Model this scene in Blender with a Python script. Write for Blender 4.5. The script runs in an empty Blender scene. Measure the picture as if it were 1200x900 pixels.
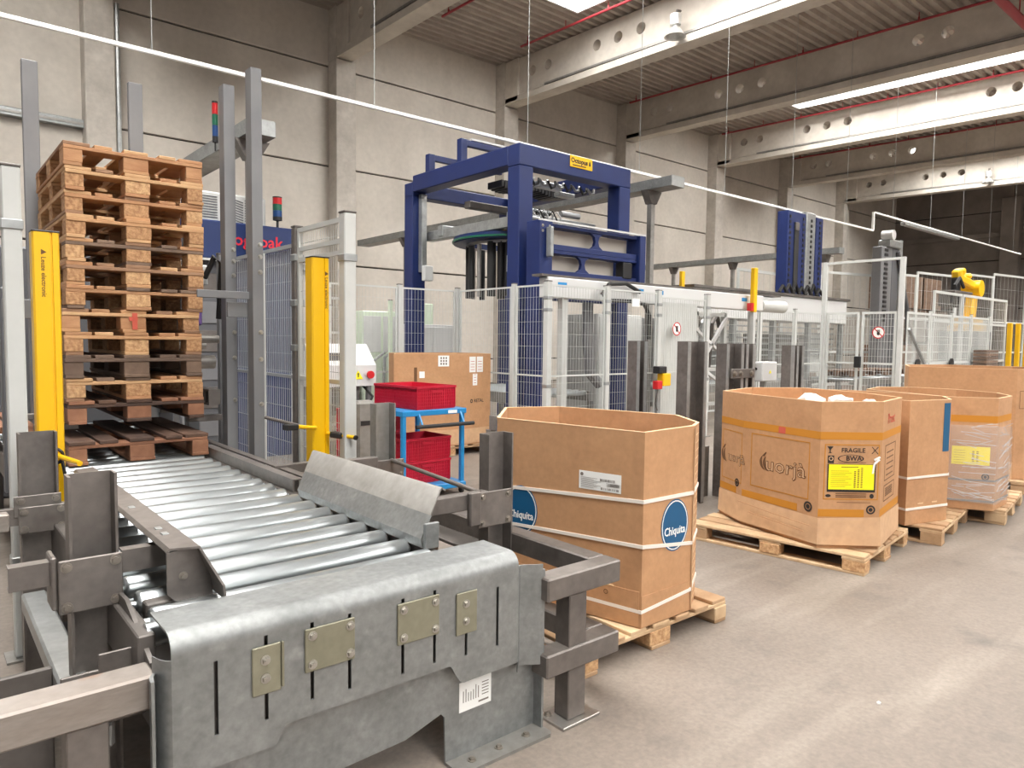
import bpy, bmesh, math, random
from mathutils import Vector, Matrix

random.seed(7)
sc = bpy.context.scene
COL = sc.collection

# ------------------------------------------------------------------ camera
CR = ((0.764865898, -0.030934920, 0.643446337),
      (-0.644081384, -0.055026053, 0.762975297),
      (0.011803733, -0.998005593, -0.062012158))
EYE = 1.47
cam_d = bpy.data.cameras.new('camera')
cam_d.sensor_width = 36.0
cam_d.lens = 832.0 / 1200.0 * 36.0
cam_d.clip_start = 0.05
cam_d.clip_end = 300
cam = bpy.data.objects.new('camera', cam_d)
COL.objects.link(cam)
cam.matrix_world = Matrix(((CR[0][0], -CR[0][1], -CR[0][2], 0.0),
                           (CR[1][0], -CR[1][1], -CR[1][2], 0.0),
                           (CR[2][0], -CR[2][1], -CR[2][2], EYE),
                           (0, 0, 0, 1)))
sc.camera = cam

# ------------------------------------------------------------------ light and exposure
SKY_STRENGTH = 0.65
SKYLIGHT_STRENGTH = 16.5
w = bpy.data.worlds.new('overcast_sky')
sc.world = w
w.use_nodes = True
bg = w.node_tree.nodes['Background']
bg.inputs[0].default_value = (0.95, 0.97, 1.0, 1)
bg.inputs[1].default_value = SKY_STRENGTH
sc.view_settings.view_transform = 'Standard'
sc.view_settings.look = 'None'
sc.view_settings.gamma = 1.0
sc.view_settings.use_curve_mapping = False
sc.view_settings.exposure = 0.0
try:
    sc.cycles.use_denoising = True
    sc.cycles.max_bounces = 7
    sc.cycles.diffuse_bounces = 4
    sc.cycles.glossy_bounces = 3
    sc.cycles.transparent_max_bounces = 8
    sc.cycles.caustics_reflective = False
    sc.cycles.caustics_refractive = False
    sc.cycles.sample_clamp_indirect = 6.0
except Exception:
    pass


# ------------------------------------------------------------------ materials
def lin(c):
    c = c / 255.0
    return c / 12.92 if c <= 0.04045 else ((c + 0.055) / 1.055) ** 2.4


def rgb(r, g, b):
    return (lin(r), lin(g), lin(b), 1.0)


MATS = {}


def mat(name, col, rough=0.6, metal=0.0, col2=None, scale=4.0, stretch=(1, 1, 1), contrast=(0.35, 0.65), detail=5.0,
        bump=0.0, bump_scale=None, emit=None, strength=0.0, alpha=None, spots=None, coat=0.0, rough2=None, fine=None, streak=None):
    m = bpy.data.materials.new(name)
    m.use_nodes = True
    nt = m.node_tree
    n, l = nt.nodes, nt.links
    bs = n['Principled BSDF']
    bs.inputs['Roughness'].default_value = rough
    bs.inputs['Metallic'].default_value = metal
    bs.inputs['Base Color'].default_value = col
    if coat:
        bs.inputs['Coat Weight'].default_value = coat
        bs.inputs['Coat Roughness'].default_value = 0.15
    if col2 is not None or bump:
        tc = n.new('ShaderNodeTexCoord')
        mp = n.new('ShaderNodeMapping')
        mp.inputs['Scale'].default_value = stretch
        l.new(tc.outputs['Object'], mp.inputs['Vector'])
        nz = n.new('ShaderNodeTexNoise')
        nz.inputs['Scale'].default_value = scale
        nz.inputs['Detail'].default_value = detail
        nz.inputs['Roughness'].default_value = 0.62
        l.new(mp.outputs[0], nz.inputs['Vector'])
    if col2 is not None:
        rp = n.new('ShaderNodeValToRGB')
        rp.color_ramp.elements[0].position = contrast[0]
        rp.color_ramp.elements[1].position = contrast[1]
        rp.color_ramp.elements[0].color = col
        rp.color_ramp.elements[1].color = col2
        l.new(nz.outputs['Fac'], rp.inputs[0])
        out = rp.outputs[0]
        if spots is not None:
            scol, sscale, lo, hi = spots
            n2 = n.new('ShaderNodeTexNoise')
            n2.inputs['Scale'].default_value = sscale
            n2.inputs['Detail'].default_value = 6.0
            l.new(mp.outputs[0], n2.inputs['Vector'])
            r2 = n.new('ShaderNodeMapRange')
            r2.inputs['From Min'].default_value = lo
            r2.inputs['From Max'].default_value = hi
            l.new(n2.outputs['Fac'], r2.inputs['Value'])
            mx = n.new('ShaderNodeMix')
            mx.data_type = 'RGBA'
            l.new(r2.outputs[0], mx.inputs[0])
            l.new(out, mx.inputs[6])
            mx.inputs[7].default_value = scol
            out = mx.outputs[2]
        if streak is not None:
            kcol, kscale, kstretch, lo, hi = streak
            m3 = n.new('ShaderNodeMapping')
            m3.inputs['Scale'].default_value = kstretch
            m3.inputs['Rotation'].default_value = (0, 0, 0.9)
            l.new(tc.outputs['Object'], m3.inputs['Vector'])
            n3 = n.new('ShaderNodeTexNoise')
            n3.inputs['Scale'].default_value = kscale
            n3.inputs['Detail'].default_value = 5.0
            l.new(m3.outputs[0], n3.inputs['Vector'])
            r3 = n.new('ShaderNodeMapRange')
            r3.inputs['From Min'].default_value = lo
            r3.inputs['From Max'].default_value = hi
            l.new(n3.outputs['Fac'], r3.inputs['Value'])
            x3 = n.new('ShaderNodeMix')
            x3.data_type = 'RGBA'
            l.new(r3.outputs[0], x3.inputs[0])
            l.new(out, x3.inputs[6])
            x3.inputs[7].default_value = kcol
            out = x3.outputs[2]
        if fine is not None:
            n4 = n.new('ShaderNodeTexNoise')
            n4.inputs['Scale'].default_value = fine[0]
            n4.inputs['Detail'].default_value = 3.0
            l.new(mp.outputs[0], n4.inputs['Vector'])
            r4 = n.new('ShaderNodeMapRange')
            r4.inputs['From Min'].default_value = 0.3
            r4.inputs['From Max'].default_value = 0.7
            r4.inputs['To Min'].default_value = 1 - fine[1]
            r4.inputs['To Max'].default_value = 1 + fine[1]
            l.new(n4.outputs['Fac'], r4.inputs['Value'])
            hv = n.new('ShaderNodeHueSaturation')
            l.new(r4.outputs[0], hv.inputs['Value'])
            l.new(out, hv.inputs['Color'])
            out = hv.outputs[0]
        l.new(out, bs.inputs['Base Color'])
        if rough2 is not None:
            rr = n.new('ShaderNodeMapRange')
            rr.inputs['To Min'].default_value = rough
            rr.inputs['To Max'].default_value = rough2
            l.new(nz.outputs['Fac'], rr.inputs['Value'])
            l.new(rr.outputs[0], bs.inputs['Roughness'])
    if bump:
        nb = nz
        if bump_scale:
            nb = n.new('ShaderNodeTexNoise')
            nb.inputs['Scale'].default_value = bump_scale
            nb.inputs['Detail'].default_value = 4.0
            l.new(mp.outputs[0], nb.inputs['Vector'])
        bp = n.new('ShaderNodeBump')
        bp.inputs['Strength'].default_value = bump
        bp.inputs['Distance'].default_value = 0.01
        l.new(nb.outputs['Fac'], bp.inputs['Height'])
        l.new(bp.outputs[0], bs.inputs['Normal'])
    if emit is not None:
        bs.inputs['Emission Color'].default_value = emit
        bs.inputs['Emission Strength'].default_value = strength
    if alpha is not None:
        bs.inputs['Alpha'].default_value = alpha
    MATS[name] = m
    return m


mat('concrete_wall', rgb(192, 184, 173), 0.85, col2=rgb(214, 207, 196), scale=0.55, contrast=(0.3, 0.7), bump=0.15, bump_scale=7.0,
    spots=(rgb(174, 167, 157), 1.1, 0.45, 0.95), detail=8, fine=(7.0, 0.05), streak=(rgb(168, 161, 151), 1.0, (0.5, 0.5, 0.12), 0.55, 0.9))
mat('concrete_column', rgb(176, 169, 159), 0.85, col2=rgb(200, 193, 183), scale=1.6, bump=0.2, bump_scale=9.0, detail=8, fine=(9.0, 0.06))
mat('concrete_beam', rgb(184, 176, 165), 0.8, col2=rgb(206, 199, 188), scale=0.8, bump=0.1, bump_scale=6.0, fine=(6.0, 0.05))
mat('concrete_floor', rgb(114, 104, 95), 0.5, col2=rgb(134, 123, 113), scale=0.8, contrast=(0.3, 0.7), detail=12, bump=0.08, bump_scale=30.0,
    spots=(rgb(98, 91, 85), 3.0, 0.56, 0.82), rough2=0.66, fine=(55.0, 0.12), streak=(rgb(152, 142, 131), 1.6, (0.35, 2.2, 1.0), 0.52, 0.85))
mat('roof_deck', rgb(160, 150, 140), 0.55, col2=rgb(176, 167, 157), scale=2.0)
mat('dark_wall', rgb(120, 112, 106), 0.85, col2=rgb(138, 130, 123), scale=0.8)  # darker grey-brown tone of the end wall panels
mat('skylight_pane', rgb(240, 243, 246), 0.4, emit=(1.0, 0.985, 0.96, 1), strength=SKYLIGHT_STRENGTH)
mat('joint_dark', rgb(62, 57, 52), 0.9)
mat('steel_raw', rgb(108, 102, 98), 0.42, 0.6, fine=(30.0, 0.10), col2=rgb(136, 129, 123), scale=3.0, contrast=(0.3, 0.7), detail=8, rough2=0.55,
    spots=(rgb(104, 96, 90), 7.0, 0.56, 0.85))
mat('steel_dark', rgb(90, 85, 81), 0.5, 0.4, col2=rgb(116, 110, 105), scale=4.0, detail=7)
mat('steel_bright', rgb(186, 182, 176), 0.34, 0.8, col2=rgb(160, 155, 149), scale=6.0, detail=7)
mat('steel_rusty', rgb(142, 132, 124), 0.5, 0.4, fine=(30.0, 0.08), col2=rgb(152, 144, 137), scale=3.0, stretch=(1, 1, 4), detail=8,
    spots=(rgb(140, 92, 58), 4.5, 0.62, 0.76))
mat('galvanised', rgb(130, 132, 131), 0.40, 0.65, fine=(45.0, 0.12), col2=rgb(154, 156, 155), scale=5.0, contrast=(0.3, 0.7), detail=9, rough2=0.5,
    spots=(rgb(172, 173, 172), 13.0, 0.6, 0.85))
mat('galvanised_light', rgb(150, 152, 150), 0.4, 0.6, fine=(30.0, 0.06), col2=rgb(170, 172, 171), scale=8.0, detail=6)
mat('galvanised_dull', rgb(132, 129, 124), 0.5, 0.5, fine=(30.0, 0.08), col2=rgb(150, 147, 142), scale=6.0, detail=6)
mat('roller_zinc', rgb(172, 178, 180), 0.26, 0.85, col2=rgb(190, 195, 196), scale=9.0, stretch=(0.3, 1, 1), detail=6, rough2=0.34)
mat('yellow_zinc', rgb(136, 133, 114), 0.42, 0.5, fine=(40.0, 0.04), col2=rgb(148, 145, 126), scale=5.0)
mat('bolt_zinc', rgb(176, 172, 164), 0.35, 0.8)
mat('bolt_steel', rgb(150, 143, 134), 0.4, 0.8)
mat('grey_paint', rgb(112, 112, 114), 0.5, col2=rgb(120, 120, 121), scale=3.0)
mat('grey_paint_dark', rgb(92, 93, 96), 0.5)
mat('white_paint', rgb(188, 189, 185), 0.45, col2=rgb(198, 199, 195), scale=3.0)
mat('white_clean', rgb(206, 206, 204), 0.4)
mat('white_wire', rgb(196, 198, 194), 0.5)
mat('grey_wire', rgb(176, 180, 184), 0.5)
mat('pale_green', rgb(205, 218, 196), 0.5)
mat('yellow_paint', rgb(236, 184, 2), 0.38, coat=0.2)
mat('yellow_robot', rgb(236, 186, 18), 0.35, coat=0.2)
mat('black_plastic', rgb(28, 27, 28), 0.45)
mat('black_rubber', rgb(38, 37, 36), 0.75)
mat('blue_paint', rgb(13, 32, 84), 0.5, col2=rgb(17, 38, 94), scale=2.0)
mat('blue_panel', rgb(14, 38, 88), 0.45)
mat('blue_cart', rgb(28, 128, 186), 0.4, coat=0.15)
mat('blue_stripe', rgb(8, 82, 120), 0.5)
mat('blue_logo', rgb(12, 82, 124), 0.5)
mat('red_crate', rgb(176, 22, 46), 0.42, col2=rgb(192, 28, 54), scale=4.0)
mat('red_paint', rgb(196, 30, 34), 0.4)
mat('red_pipe', rgb(140, 36, 44), 0.45)
mat('red_text', rgb(214, 34, 54), 0.5)
mat('green_lens', rgb(22, 96, 70), 0.3)
mat('blue_lens', rgb(24, 66, 122), 0.3)
mat('red_lens', rgb(190, 24, 28), 0.3)
mat('purple_motor', rgb(112, 84, 148), 0.5)
mat('cardboard', rgb(178, 134, 95), 0.8, fine=(35.0, 0.06), col2=rgb(190, 145, 105), scale=3.0, detail=8, bump=0.05, bump_scale=40,
    spots=(rgb(160, 117, 82), 3.2, 0.55, 0.85))
mat('cardboard_light', rgb(194, 156, 120), 0.8, fine=(20.0, 0.06), col2=rgb(206, 168, 130), scale=4.0, detail=8, bump=0.15, bump_scale=9)
mat('cardboard_edge', rgb(216, 182, 142), 0.85)
mat('cardboard_orange', rgb(190, 126, 34), 0.75)
mat('ink_black', rgb(40, 34, 30), 0.7)
mat('ink_brown', rgb(104, 72, 44), 0.8)
mat('ink_grey', rgb(120, 112, 104), 0.8)
mat('ink_red', rgb(196, 88, 70), 0.8)
mat('paper_white', rgb(236, 236, 232), 0.6)
mat('paper_yellow', rgb(246, 232, 20), 0.5)
mat('strap_white', rgb(230, 222, 212), 0.5)
mat('strap_grey', rgb(120, 116, 112), 0.5)
mat('film', rgb(225, 222, 218), 0.14, alpha=0.26, bump=0.9, bump_scale=9.0, coat=0.6)
WOODS = []
for i, (a, b) in enumerate([((194, 152, 110), (172, 126, 86)), ((178, 136, 98), (152, 108, 74)), ((204, 166, 124), (184, 142, 100)),
                            ((160, 124, 94), (132, 98, 74)), ((188, 142, 102), (162, 114, 78))]):
    WOODS.append(mat('wood_%d' % i, rgb(*a), 0.75, col2=rgb(*b), scale=5.0, stretch=(1, 1, 3), detail=8, bump=0.12, bump_scale=25))
WOOD_OLD = [mat('wood_old_0', rgb(112, 92, 78), 0.8, col2=rgb(90, 72, 60), scale=6.0, detail=8),
            mat('wood_old_1', rgb(130, 106, 88), 0.8, col2=rgb(104, 84, 70), scale=6.0, detail=8)]
WOOD_RED = [mat('wood_red_0', rgb(160, 114, 86), 0.75, col2=rgb(130, 88, 64), scale=6.0, detail=8, bump=0.1, bump_scale=20),
            mat('wood_red_1', rgb(146, 102, 76), 0.75, col2=rgb(118, 78, 56), scale=6.0, detail=8, bump=0.1, bump_scale=20)]
WOOD_PALE = [mat('wood_pale_0', rgb(204, 176, 140), 0.75, col2=rgb(180, 148, 112), scale=6.0, detail=8),
             mat('wood_pale_1', rgb(188, 156, 120), 0.75, col2=rgb(162, 128, 94), scale=6.0, detail=8)]
CHIP = [mat('chip_0', rgb(206, 168, 124), 0.85, col2=rgb(166, 124, 86), scale=45.0, detail=3, bump=0.3, bump_scale=60),
        mat('chip_1', rgb(192, 150, 108), 0.85, col2=rgb(150, 108, 74), scale=45.0, detail=3, bump=0.3, bump_scale=60)]
WOOD_DIRTY = [mat('wood_dirty_0', rgb(88, 66, 54), 0.8, col2=rgb(66, 50, 42), scale=6.0, detail=8), mat('wood_dirty_1', rgb(102, 76, 60), 0.8, col2=rgb(76, 56, 46), scale=6.0, detail=8)]
mat('film_fold', rgb(236, 234, 232), 0.2, alpha=0.55)
mat('aluminium', rgb(176, 178, 180), 0.35, 0.85)
mat('lamp_reflector', rgb(206, 206, 204), 0.28, 0.7)
mat('rail_white', rgb(250, 250, 246), 0.35)
mat('haze_sheet', rgb(176, 182, 196), 0.35, alpha=0.5)
mat('cream_sheet', rgb(196, 187, 174), 0.6)
mat('glass_clear', rgb(215, 225, 225), 0.08, alpha=0.18)


# ------------------------------------------------------------------ mesh builder
class MB:
    def __init__(self):
        self.v, self.f = [], []

    def add(self, vs, fs):
        o = len(self.v)
        self.v += [tuple(x) for x in vs]
        self.f += [tuple(i + o for i in f) for f in fs]
        return self

    def _convex(self, vs, fs):
        c = Vector((0, 0, 0))
        vs = [Vector(x) for x in vs]
        for x in vs:
            c += x
        c /= len(vs)
        out = []
        for f in fs:
            a, b, d = vs[f[0]], vs[f[1]], vs[f[2]]
            nrm = (b - a).cross(d - a)
            fc = sum((vs[i] for i in f), Vector((0, 0, 0))) / len(f)
            out.append(tuple(f) if nrm.dot(fc - c) >= 0 else tuple(reversed(f)))
        return self.add(vs, out)

    def obox(self, c, ax, h, b=0.0):
        c = Vector(c)
        ax = [Vector(a).normalized() for a in ax]

        def P(x, y, z):
            return c + ax[0] * x + ax[1] * y + ax[2] * z
        if b <= 0:
            vs = [P(sx * h[0], sy * h[1], sz * h[2]) for sx in (-1, 1) for sy in (-1, 1) for sz in (-1, 1)]
            fs = [(0, 1, 3, 2), (4, 6, 7, 5), (0, 4, 5, 1), (2, 3, 7, 6), (0, 2, 6, 4), (1, 5, 7, 3)]
            return self._convex(vs, fs)
        b = min(b, min(h) * 0.95)
        vs, ix = [], {}
        for sx in (-1, 1):
            for sy in (-1, 1):
                for sz in (-1, 1):
                    for k in range(3):
                        d = [h[0] - b, h[1] - b, h[2] - b]
                        d[k] = h[k]
                        ix[(sx, sy, sz, k)] = len(vs)
                        vs.append(P(sx * d[0], sy * d[1], sz * d[2]))
        fs = []
        S = (-1, 1)
        for s in S:
            fs.append([ix[(s, a, q, 0)] for a, q in ((-1, -1), (1, -1), (1, 1), (-1, 1))])
            fs.append([ix[(a, s, q, 1)] for a, q in ((-1, -1), (1, -1), (1, 1), (-1, 1))])
            fs.append([ix[(a, q, s, 2)] for a, q in ((-1, -1), (1, -1), (1, 1), (-1, 1))])
        for p in S:
            for q in S:
                fs.append([ix[(p, q, -1, 0)], ix[(p, q, 1, 0)], ix[(p, q, 1, 1)], ix[(p, q, -1, 1)]])
                fs.append([ix[(p, -1, q, 0)], ix[(p, 1, q, 0)], ix[(p, 1, q, 2)], ix[(p, -1, q, 2)]])
                fs.append([ix[(-1, p, q, 1)], ix[(1, p, q, 1)], ix[(1, p, q, 2)], ix[(-1, p, q, 2)]])
                for r in S:
                    fs.append([ix[(p, q, r, 0)], ix[(p, q, r, 1)], ix[(p, q, r, 2)]])
        return self._convex(vs, fs)

    def box(self, x0, x1, y0, y1, z0, z1, b=0.0):
        return self.obox(((x0 + x1) / 2, (y0 + y1) / 2, (z0 + z1) / 2), ((1, 0, 0), (0, 1, 0), (0, 0, 1)),
                         (abs(x1 - x0) / 2, abs(y1 - y0) / 2, abs(z1 - z0) / 2), b)

    def bar(self, p, q, w, h=None, up=(0, 0, 1), b=0.0):
        p, q = Vector(p), Vector(q)
        d = q - p
        u = Vector(up)
        if abs(d.normalized().dot(u)) > 0.99:
            u = Vector((0, 1, 0))
        s = d.cross(u).normalized()
        u = s.cross(d).normalized()
        return self.obox((p + q) / 2, (d, s, u), (d.length / 2, w / 2, (h or w) / 2), b)

    def cyl(self, p, q, r, n=12, r2=None, cap=True):
        p, q = Vector(p), Vector(q)
        d = (q - p).normalized()
        u = Vector((0, 0, 1)) if abs(d.z) < 0.9 else Vector((1, 0, 0))
        a = d.cross(u).normalized()
        b = d.cross(a).normalized()
        r2 = r if r2 is None else r2
        vs = []
        for c, rr in ((p, r), (q, r2)):
            for i in range(n):
                t = 2 * math.pi * i / n
                vs.append(c + a * math.cos(t) * rr + b * math.sin(t) * rr)
        fs = [(i, (i + 1) % n, n + (i + 1) % n, n + i) for i in range(n)]
        if cap:
            fs += [tuple(range(n)), tuple(range(n, 2 * n))]
        return self._convex(vs, fs)

    def prism(self, pts, d):
        """planar loop (3-D points) extruded by vector d"""
        pts = [Vector(p) for p in pts]
        d = Vector(d)
        n = len(pts)
        nrm = Vector((0, 0, 0))
        for i in range(n):
            nrm += pts[i].cross(pts[(i + 1) % n])
        if nrm.dot(d) > 0:
            pts = pts[::-1]
        vs = pts + [p + d for p in pts]
        fs = [tuple(range(n)), tuple(range(2 * n - 1, n - 1, -1))]
        fs += [((i + 1) % n, i, n + i, n + (i + 1) % n) for i in range(n)]
        return self.add(vs, fs)

    def path(self, pts, r, n=8, closed=False):
        pts = [Vector(p) for p in pts]
        m = len(pts)
        rings = []
        ref = None
        for i, p in enumerate(pts):
            if closed:
                d = pts[(i + 1) % m] - pts[i - 1]
            else:
                d = pts[min(i + 1, m - 1)] - pts[max(i - 1, 0)]
            d.normalize()
            if ref is None:
                ref = Vector((0, 0, 1)) if abs(d.z) < 0.9 else Vector((1, 0, 0))
            a = d.cross(ref).normalized()
            b = a.cross(d).normalized()
            ref = b
            rings.append([p + a * math.cos(2 * math.pi * k / n) * r + b * math.sin(2 * math.pi * k / n) * r for k in range(n)])
        vs = [x for ring in rings for x in ring]
        fs = []
        for i in range(m if closed else m - 1):
            j = (i + 1) % m
            for k in range(n):
                k2 = (k + 1) % n
                fs.append((i * n + k, j * n + k, j * n + k2, i * n + k2))
        if not closed:
            fs.append(tuple(range(n)))
            fs.append(tuple(range((m - 1) * n + n - 1, (m - 1) * n - 1, -1)))
        return self.add(vs, fs)

    def lathe(self, c, prof, n=20, axis='z'):
        c = Vector(c)
        vs, fs = [], []
        for r, h in prof:
            for k in range(n):
                t = 2 * math.pi * k / n
                if axis == 'z':
                    vs.append(c + Vector((r * math.cos(t), r * math.sin(t), h)))
                else:
                    vs.append(c + Vector((h, r * math.cos(t), r * math.sin(t))))
        for i in range(len(prof) - 1):
            for k in range(n):
                k2 = (k + 1) % n
                fs.append((i * n + k, i * n + k2, (i + 1) * n + k2, (i + 1) * n + k))
        return self.add(vs, fs)

    def mesh(self, name, m, off=(0, 0, 0), smooth=True):
        me = bpy.data.meshes.new(name)
        ox, oy, oz = off
        me.from_pydata([(x - ox, y - oy, z - oz) for x, y, z in self.v], [], self.f)
        me.materials.append(MATS[m] if isinstance(m, str) else m)
        if smooth:
            me.shade_smooth()
            me.set_sharp_from_angle(angle=0.55)
        me.update()
        return me


def link(name, me, parent=None, loc=(0, 0, 0), rot=None):
    o = bpy.data.objects.new(name, me)
    COL.objects.link(o)
    o.location = loc
    if rot is not None:
        o.rotation_euler = rot
    if parent is not None:
        o.parent = parent
    return o


def tag(o, label=None, cat=None, group=None, kind=None):
    if label:
        o['label'] = label
    if cat:
        o['category'] = cat
    if group:
        o['group'] = group
    if kind:
        o['kind'] = kind
    return o


def T(name, label, cat, loc=(0, 0, 0), rz=0.0, group=None, kind=None):
    """an Empty at the thing's base"""
    o = bpy.data.objects.new(name, None)
    COL.objects.link(o)
    o.empty_display_size = 0.1
    o.location = loc
    o.rotation_euler = (0, 0, rz)
    o['off'] = 1 if rz == 0 else 0
    return tag(o, label, cat, group, kind)


def root_loc(o):
    while o.parent is not None:
        o = o.parent
    return tuple(o.location)


def part(name, mb, m, parent, label=None, kind=None, local=False):
    """a part whose builder is in world coordinates (or in the thing's own when local)"""
    off = (0, 0, 0) if local else root_loc(parent)
    o = link(name, mb.mesh(name, m, off), parent)
    return tag(o, label, None, None, kind)


def single(name, mb, m, label, cat, group=None, kind=None):
    xs = [v[0] for v in mb.v]
    ys = [v[1] for v in mb.v]
    zs = [v[2] for v in mb.v]
    off = ((min(xs) + max(xs)) / 2, (min(ys) + max(ys)) / 2, min(zs))
    o = link(name, mb.mesh(name, m, off), None, off)
    return tag(o, label, cat, group, kind)


def struct(name, mb, m, label=None, cat=None, group=None):
    o = single(name, mb, m, label, cat, group, 'structure')
    return o


def copy_tree(o, parent=None):
    c = o.copy()
    COL.objects.link(c)
    c.parent = parent
    for ch in list(o.children):
        copy_tree(ch, c)
    return c


_fonts = {}


def text_mb(s, size, pos, xd, yd, thick=0.0006, bold=0.0, align='CENTER', width=1.0, outline=0.0):
    """lettering as thin solid geometry; xd, yd = reading direction and up"""
    key = (s, align, bold)
    if key not in _fonts:
        cu = bpy.data.curves.new('lettering', 'FONT')
        cu.body = s
        cu.size = 1.0
        cu.align_x = align
        cu.align_y = 'CENTER'
        cu.resolution_u = 2
        cu.extrude = 0.5
        cu.offset = bold
        ob = bpy.data.objects.new('lettering', cu)
        COL.objects.link(ob)
        dg = bpy.context.evaluated_depsgraph_get()
        me = bpy.data.meshes.new_from_object(ob.evaluated_get(dg))
        _fonts[key] = ([tuple(v.co) for v in me.vertices], [tuple(p.vertices) for p in me.polygons])
        bpy.data.objects.remove(ob)
        bpy.data.curves.remove(cu)
        bpy.data.meshes.remove(me)
    vs, fs = _fonts[key]
    xd, yd = Vector(xd).normalized(), Vector(yd).normalized()
    nd = xd.cross(yd).normalized()
    pos = Vector(pos)
    mb = MB()
    mb.add([pos + xd * (v[0] * size * width) + yd * (v[1] * size) + nd * (v[2] * thick + thick / 2) for v in vs], fs)
    return mb


_bolt = {}


def bolt(parent, pos, nrm, r=0.011, m='bolt_zinc', washer=True):
    """hexagon bolt head on a washer, seen along nrm; pos in world coordinates"""
    key = (r, m, washer)
    if key not in _bolt:
        mb = MB()
        if washer:
            mb.cyl((0, 0, 0), (0, 0, r * 0.25), r * 1.45, 12)
        mb.cyl((0, 0, r * 0.2), (0, 0, r * 0.95), r, 6, r2=r * 0.94)
        mb.cyl((0, 0, r * 0.9), (0, 0, r * 1.1), r * 0.55, 8)
        _bolt[key] = mb.mesh('bolt', m)
    o = link('bolt', _bolt[key], parent)
    rl = Vector(root_loc(parent))
    o.location = Vector(pos) - rl
    o.rotation_euler = Vector(nrm).to_track_quat('Z', 'Y').to_euler()
    return o


def grid_plate(us, vs, keep, fn, thick):
    """plate from cells of a (u, v) grid; keep(u, v) says whether a cell is solid; fn maps (u, v) to 3-D; solidified"""
    bm = bmesh.new()
    vd = {}

    def vert(i, j):
        if (i, j) not in vd:
            vd[(i, j)] = bm.verts.new(fn(us[i], vs[j]))
        return vd[(i, j)]
    for i in range(len(us) - 1):
        for j in range(len(vs) - 1):
            if keep((us[i] + us[i + 1]) / 2, (vs[j] + vs[j + 1]) / 2):
                bm.faces.new((vert(i, j), vert(i + 1, j), vert(i + 1, j + 1), vert(i, j + 1)))
    bmesh.ops.recalc_face_normals(bm, faces=bm.faces[:])
    bmesh.ops.solidify(bm, geom=bm.faces[:], thickness=thick)
    bmesh.ops.recalc_face_normals(bm, faces=bm.faces[:])
    mb = MB()
    bm.verts.index_update()
    mb.add([v.co[:] for v in bm.verts], [tuple(v.index for v in f.verts) for f in bm.faces])
    bm.free()
    return mb


# ================================================================== the hall
YW = 18.8            # face of the long wall
XE = 46.8            # far end wall
COLX = [-8.9, -2.92, 3.07, 9.05, 15.0, 20.98, 26.96, 32.93, 38.9]


def roof_z(y):
    return 10.5 + 0.028 * (y - YW)


def beam_z(y):
    return 9.12 + 0.022 * (y - YW)


mb = MB()
mb.box(-16, XE + 0.4, -24, YW + 0.4, -0.3, 0.0)
struct('floor', mb, 'concrete_floor', 'worn grey concrete hall floor with pale streaks and dark stains', 'floor')

# long wall: one precast panel per bay and course, with open joints between
wl = T('wall_left', 'long wall of pale precast concrete panels behind the machines', 'wall', (10, YW, 0), kind='structure')
mb = MB()
mb.box(-10, XE, YW + 0.10, YW + 0.3, 0, 10.9)
part('wall_backing', mb, 'joint_dark', wl)
rows = [0.0, 0.82, 3.54, 6.26, 8.98, 10.8]
for i in range(len(COLX)):
    x0 = COLX[i] + 0.2
    x1 = (COLX[i + 1] if i + 1 < len(COLX) else XE) + 0.18
    for j in range(len(rows) - 1):
        mb = MB()
        mb.box(x0 + 0.012, x1 - 0.012, YW, YW + 0.12, rows[j] + 0.022, rows[j + 1] - 0.022, 0.012)
        part('wall_panel', mb, 'concrete_wall', wl)

# far end wall
wb = T('wall_back', 'dark end wall of the hall with horizontal panel joints', 'wall', (XE, 0, 0), kind='structure')
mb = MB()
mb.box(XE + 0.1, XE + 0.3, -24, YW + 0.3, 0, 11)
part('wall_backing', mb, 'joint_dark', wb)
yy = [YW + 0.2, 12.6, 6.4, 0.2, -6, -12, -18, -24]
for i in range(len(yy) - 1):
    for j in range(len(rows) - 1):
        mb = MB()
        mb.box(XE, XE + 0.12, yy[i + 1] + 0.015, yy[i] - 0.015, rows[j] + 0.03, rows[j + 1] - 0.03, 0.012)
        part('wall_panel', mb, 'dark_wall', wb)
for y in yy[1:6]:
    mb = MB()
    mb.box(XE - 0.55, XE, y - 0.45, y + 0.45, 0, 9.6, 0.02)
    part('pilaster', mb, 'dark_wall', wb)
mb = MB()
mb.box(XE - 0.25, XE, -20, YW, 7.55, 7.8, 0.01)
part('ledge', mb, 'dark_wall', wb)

ORD = ['first', 'second', 'third', 'fourth', 'fifth', 'sixth', 'seventh', 'eighth', 'ninth']
# columns
for i, x in enumerate(COLX):
    t = T('column', 'square concrete column on the long wall, %s from the far end wall' % ORD[len(COLX) - 1 - i], 'column', (x + 0.27, YW - 0.24, 0),
          kind='structure', group='columns of the long wall')
    mb = MB()
    mb.box(x, x + 0.60, YW - 0.48, YW + 0.02, 0, 9.085, 0.02)
    part('shaft', mb, 'concrete_column', t)
    mb = MB()
    mb.box(x, x + 0.018, YW - 0.48, YW + 0.02, 9.085, roof_z(YW) - 0.02)
    part('side_cheek', mb, 'concrete_column', t)


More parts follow.
